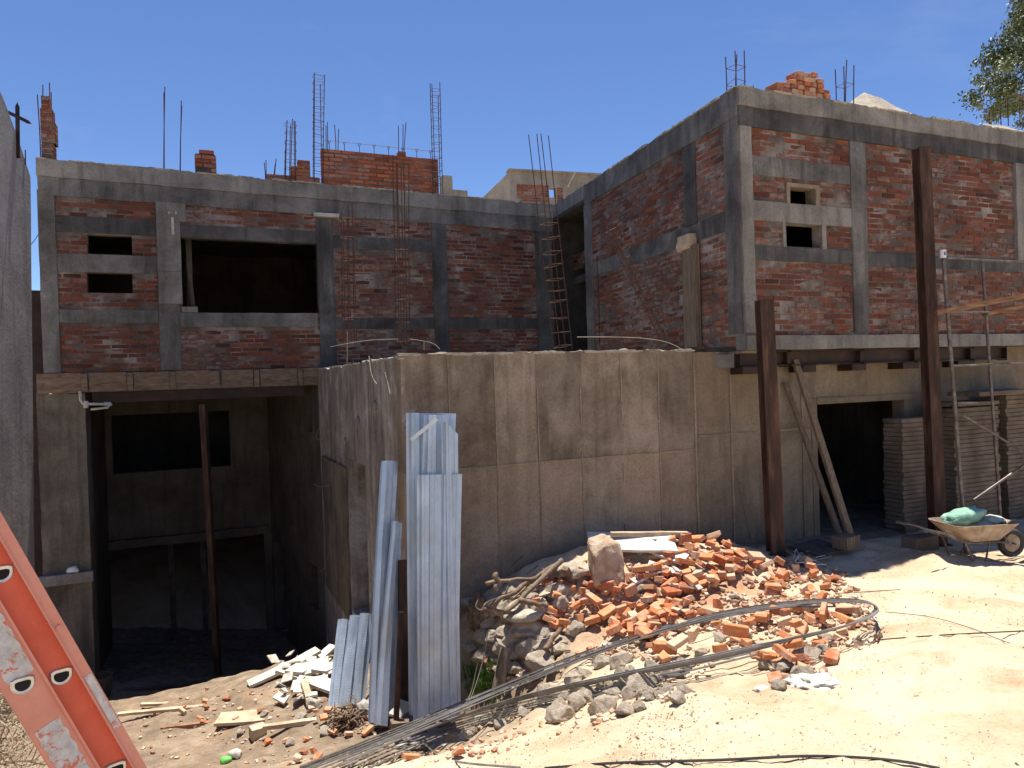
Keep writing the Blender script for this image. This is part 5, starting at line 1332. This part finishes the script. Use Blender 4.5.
for k in range(3):
    P=[og(815+U(-25,20),562+U(-6,10))+Vector((0,0,U(.02,.09))) for _ in range(7)]; wirebit(catm(P,4),.004,'string','tangled pale string by the right end of the heap','string','white' if k else 'wire','tangled strings at the heap')
wirebit(catm([og(x,y)+Vector((0,0,.04)) for x,y in ((735,548),(745,550),(752,558),(756,570))],5),.006,'cable','short dark cable curling off the top of the heap','cable','cable')
# weeds
mb=MB()
for _ in range(500):
    px,py=random.gauss(486,9),random.gauss(686,8); p=og(px,py); 
    if p.y>8.2: continue
    d=Vector((U(-.5,.5),U(-.5,.5),1)).normalized()*U(.03,.13); s=Vector((U(-1,1),U(-1,1),0)).normalized()*U(.004,.012)
    i=[mb.av(x) for x in (p-s,p+s,p+d*.6+s*1.3,p+d,p+d*.6-s*1.3)]; mb.af(i,0,(U(0,1),0,0))
tag(mb.build('weeds',M['weed']),kind='stuff',label='small patch of green weeds between the sheets and the rubble')
# dry brush lower left
mb=MB()
for _ in range(420):
    p=at(U(-70,34),U(690,800),U(4.2,5.4)); base=p.copy(); base.z=max(gz(p.x,p.y),p.z)-.0
    P=[base]; d=Vector((U(-1,1),U(-1,1),U(-.5,1))).normalized()
    for k in range(6): d=(d+Vector((U(-1,1),U(-1,1),U(-.8,.8)))*.5).normalized(); P.append(P[-1]+d*U(.04,.09))
    if max(proj(q)[0] for q in P)>75 or min(proj(q)[1] for q in P)<650: continue
    mb.tube(P,U(.002,.005),4,0,(U(0,1),0,0),cap=False)
tag(mb.build('dry_brush',M['twig']),kind='stuff',label='tangled dry brush behind the ladder foot')
bp=at(-20,800,4.8)

# ================================================================== STEEL RODS
def rodpath(ctrl,dx,dz,lift):
    P=[]
    for (x,y,Y,*r) in ctrl: P.append(at(x,y,Y))
    return P
upper=[(300,772),(345,752),(400,735),(470,703),(560,664),(640,630),(720,611),(790,601),(850,598)]
turn=[(872,600),(883,606),(880,616),(860,624)]
lower=[(820,634),(760,648),(690,664),(620,676),(560,687),(500,703),(440,722),(390,742),(340,765)]
def lay(pts,lift):
    P=[]
    for (x,y) in pts:
        v=og(x,y); r=ray(x,y); # raise along the view ray toward the camera until 'lift' above the ground
        t=1.0
        for k in range(80):
            w=v*(t); 
            if w.z-gz(w.x,w.y)>=lift: break
            t-=.0025
        P.append(v*t)
    return P
def smooth(P,n_=3):
    for _ in range(n_):
        P=[P[0]]+[(P[i-1]+P[i]*2+P[i+1])/4 for i in range(1,len(P)-1)]+[P[-1]]
    return P
for k in range(9):
    off=(k-4)*.9; j=U(-1,1)
    ph=U(0,6); up_=[(x+U(-1,1),y+off*.85*(1+max(0,(500-x)/200))+1.3*math.sin(x*.013+ph)+j*.6) for x,y in upper]
    tn_=[(x+off*.5,y+off*.2) for x,y in turn]
    lo_=[(x,y-off*.6*(1-max(0,(560-x)/260)*1.5)+j) for x,y in lower]
    pts=up_+tn_+lo_
    if k in (1,6): pts=up_[:-1]+[(x,y+4) for x,y in [(835,603)]]
    P=smooth(lay(pts,.11+.008*k),2); wirebit(catm(P,6),.0062,'steel_rod','long grey steel rod bent back on itself in the bundle across the rubble','rod','rod' if k%3 else 'roddark','steel rods in the long looped bundle')
for k in range(5):
    y0=k*2.6
    pts=[(320+k*9,774),(380+k*6,745+y0*.9),(440,726+y0*.8),(500,708+y0),(560,694+y0*1.0),(620,681+y0*.8),(690,668+y0*.5),(760,651+y0*.4)]
    P=smooth(lay(pts[:8-k%3],.05),1); wirebit(catm(P,6),.007,'steel_rod','straighter grey rod fanned out below the looped bundle','rod','rod','steel rods fanned below the bundle')
P=lay([(395,722),(420,741),(437,755),(460,763),(520,768)],.03); wirebit(catm(P,6),.006,'steel_rod','single rod crossing under the bundle near the sheets','rod','rod')
P=lay([(740,612),(790,607),(833,602),(834,606)],.09); wirebit(P,.012,'steel_pipe','short dark pipe with a hooked end inside the rod loop','pipe','rust')
P=lay([(795,676),(830,657),(868,640),(884,628)],.02); wirebit(catm(P,5),.005,'steel_rod','thin rod end trailing off the loop at the right','rod','rod')
P=lay([(545,768),(620,764),(720,760),(800,757),(860,758),(905,763),(940,770)],.01); wirebit(catm(P,6),.006,'cable','dark cable along the bottom edge of the sand','cable','cable')
P=lay([(812,646),(880,640),(950,635),(1030,631)],.01); wirebit(catm(P,6),.005,'cable','thin dark cable crossing the sand to the right edge','cable','cable')
P=lay([(885,612),(930,618),(970,628),(1000,640),(1030,650)],.008); wirebit(catm(P,6),.003,'string','thin brown string snaking over the sand right of the loop','string','rebar')
P=lay([(835,594),(865,592),(900,590)],.008); wirebit(catm(P,6),.004,'string','short brown string on the sand above the loop','string','rebar')

# ================================================================== LADDER
rung=Vector((-.7,.714,0)).normalized(); horiz=Vector((.714,.7,0)).normalized()
rd=(horiz*.38+Vector((0,0,-.925))).normalized(); across=rung.cross(rd).normalized()
if across.x<0: across=-across        # toward the upper right side of the rails
LC=at(61,675,1.80)
LD=thing('ladder','weathered red fibreglass extension ladder leaning across the lower left corner','ladder',LC+rd*1.0)
W1=.066; W2=.076
def rail(c,w,k,open_out,back):
    # web plane through c, flanges pointing to the viewer (-rung)
    a=c-rd*1.8; b=c+rd*1.0; out=-rung
    def slab(o_,sx,sy,name,mat,m2=None):
        mb=MB(); i=[mb.av(p+o_+across*x*sx/2+out*y*sy/2) for p in (a,b) for x,y in ((-1,-1),(1,-1),(1,1),(-1,1))]
        for q_ in ((0,3,2,1),(4,5,6,7),(0,1,5,4),(1,2,6,5),(2,3,7,6),(3,0,4,7)): mb.af([i[a_] for a_ in q_])
        o=mb.build(name,M[mat],LD); 
        return o
    web=slab(Vector((0,0,0)),w-.008,.004,'rail','fibre' if k==0 else 'fibref')
    slab(across*(w/2-.002)+out*.012*open_out,.004,.028,'flange','fibref'); slab(-across*(w/2-.002)+out*.012*open_out,.004,.028,'flange','fibref')
    return web
c1=LC; c2=LC-across*(W1/2+W2/2+.003)-rung*.014
r1_=rail(c1,W1,0,1,0)
mb=MB(); mb.bar(c1+across*(W1/2+.012)-rd*1.8-rung*.016,c1+across*(W1/2+.012)+rd*1.0-rung*.016,.024,.012,-rung); mb.build('flange',M['fibref'],LD)
mb=MB(); mb.bar(c1-across*(W1/2-.001)-rd*1.8-rung*.018,c1-across*(W1/2-.001)+rd*1.0-rung*.018,.007,.012,-rung); mb.build('flange',M['fibref'],LD)
r2_=rail(c2,W2,1,-1,0)
# far stiles
c1f=LC+rung*.40; c2f=c2+rung*.40
rail(c1f,W1,0,-1,0); rail(c2f,W2,1,-1,0)
def dshape(c,r,n_=14):
    P=[]
    for k in range(n_+1):
        t=math.pi*(k/n_); P.append(c+across*0+ (upd*(-math.sin(t)*r*.95)+sd*math.cos(t)*r))
    P+= [c+sd*-r*.97+upd*(r*.35+(r-.017)*.55), c+sd*-r*.6+upd*(r*.5+(r-.017)*.6), c+sd*r*.6+upd*(r*.5+(r-.017)*.6), c+sd*r*.97+upd*(r*.35+(r-.017)*.55)]; return P
upd=Vector((0,0,1)); upd=(upd-rung*upd.dot(rung)).normalized(); sd=rung.cross(upd).normalized()
for base,ks in ((c1,range(-5,4)),(c2,range(-5,4))):
    for k in ks:
        ph=0 if base is c1 else 0
        c=base+rd*(.305*k)
        if base is c2: c=c-rd*.04
        out=-rung
        mb=MB()
        o_in=dshape(c+out*.0035,.017); o_out=dshape(c+out*.0035,.0255); n_=len(o_in)
        A_=[mb.av(p) for p in o_out]; B_=[mb.av(p+out*.003) for p in [x.lerp(c+out*.0035,.12) for x in o_out]]; C_=[mb.av(p+out*.002) for p in o_in]; D_=[mb.av(p-out*.02) for p in o_in]
        for P_,Q_ in ((A_,B_),(B_,C_),(C_,D_)):
            for t in range(n_): mb.af([P_[t],P_[(t+1)%n_],Q_[(t+1)%n_],Q_[t]])
        mb.build('rung_end',M['alu'],LD)
        mb=MB(); mb.poly([p+out*.0024 for p in [x.lerp(c+out*.0035,.04) for x in o_in]]); mb.build('rung_bore',M['black'],LD)
        mb=MB(); mb.tube([c+rung*.006,c+rung*.385],.015,10); mb.build('rung',M['alu'],LD)
def sticker(c,l0,l1,a0,a1,out=.0028,nn=1):
    mb=MB(); out_=-rung*out; N=10
    e0=[];e1=[]
    for k in range(N+1):
        l=l0+(l1-l0)*k/N; e0.append(mb.av(c+rd*l+across*(a0+.003*math.sin(k*2.7))+out_)); e1.append(mb.av(c+rd*l+across*(a1+.003*math.cos(k*3.3))+out_))
    for k in range(N): mb.af([e0[k],e1[k],e1[k+1],e0[k+1]])
    mb.build('sticker',M['sticker'],LD)
sticker(c2,-.25,-.055,-.025,.034); sticker(c2,.085,.30,-.03,.028)
mb=MB(); cc=c1+across*(W1/2+.0005)-rung*.012
for (l0,l1) in ((.03,.2),): 
    cc=c1+across*(W1/2+.012)-rung*.0228
    mb.poly([cc+rd*l0-across*.008,cc+rd*l1-across*.008,cc+rd*l1+across*.009,cc+rd*l0+across*.009])
mb.build('sticker',M['sticker'],LD)
for k in (-2,-1,0,1,2):
    mb=MB(); p=c1+across*(W1/2+.010)-rung*.022+rd*(.305*k-.12); mb.tube([p,p-rung*.003],.006,8); mb.build('rivet',M['fibref'],LD)

# ================================================================== CAMERA, SUN, SKY
cam=bpy.data.cameras.new('camera'); co=bpy.data.objects.new('camera',cam); col.objects.link(co)
co.matrix_world=CAMR.to_4x4(); cam.sensor_fit='HORIZONTAL'; cam.sensor_width=36; cam.lens=36*F/1024; cam.clip_start=.05; cam.clip_end=9000
scene.camera=co
EL=R(78); hz=Vector((-.05,1,0)).normalized()
sun=bpy.data.lights.new('sun','SUN'); so=bpy.data.objects.new('sun',sun); col.objects.link(so)
sun.energy=4.6; sun.angle=R(.53); sun.color=(1,.955,.87)
sd_=Vector((hz.x*math.cos(EL),hz.y*math.cos(EL),math.sin(EL)))
so.rotation_euler=sd_.to_track_quat('Z','Y').to_euler(); so.location=(0,0,20)
w=bpy.data.worlds.new('World'); scene.world=w; w.use_nodes=True; nt=w.node_tree
sky=nt.nodes.new('ShaderNodeTexSky'); sky.sky_type='NISHITA'; sky.sun_disc=False; sky.sun_elevation=EL; sky.sun_rotation=math.atan2(sd_.x,sd_.y)
sky.altitude=1800; sky.air_density=1.0; sky.dust_density=.25; sky.ozone_density=4.0
bg=nt.nodes['Background']; bg.inputs['Strength'].default_value=.082; hs=nt.nodes.new('ShaderNodeHueSaturation'); hs.inputs['Saturation'].default_value=1.10; hs.inputs['Hue'].default_value=.508; nt.links.new(sky.outputs[0],hs.inputs['Color'])
tcw=nt.nodes.new('ShaderNodeTexCoord'); mpw=nt.nodes.new('ShaderNodeMapping'); mpw.inputs['Scale'].default_value=(1.2,1.2,3.2); nt.links.new(tcw.outputs['Generated'],mpw.inputs['Vector'])
cl=ramp(nt,nz(nt,2.6,7,.62,mpw.outputs[0],.6),[(.56,0.0),(.84,.06)])
nt.links.new(mix(nt,cl,hs.outputs[0],(7.5,8.2,9.0)),bg.inputs[0])
scene.view_settings.view_transform='Standard'; scene.view_settings.look='None'; scene.view_settings.exposure=.92; scene.view_settings.gamma=1
scene.view_settings.use_curve_mapping=False
scene.render.engine='CYCLES'; scene.cycles.max_bounces=8; scene.cycles.diffuse_bounces=6
scene.render.resolution_x=1024; scene.render.resolution_y=768
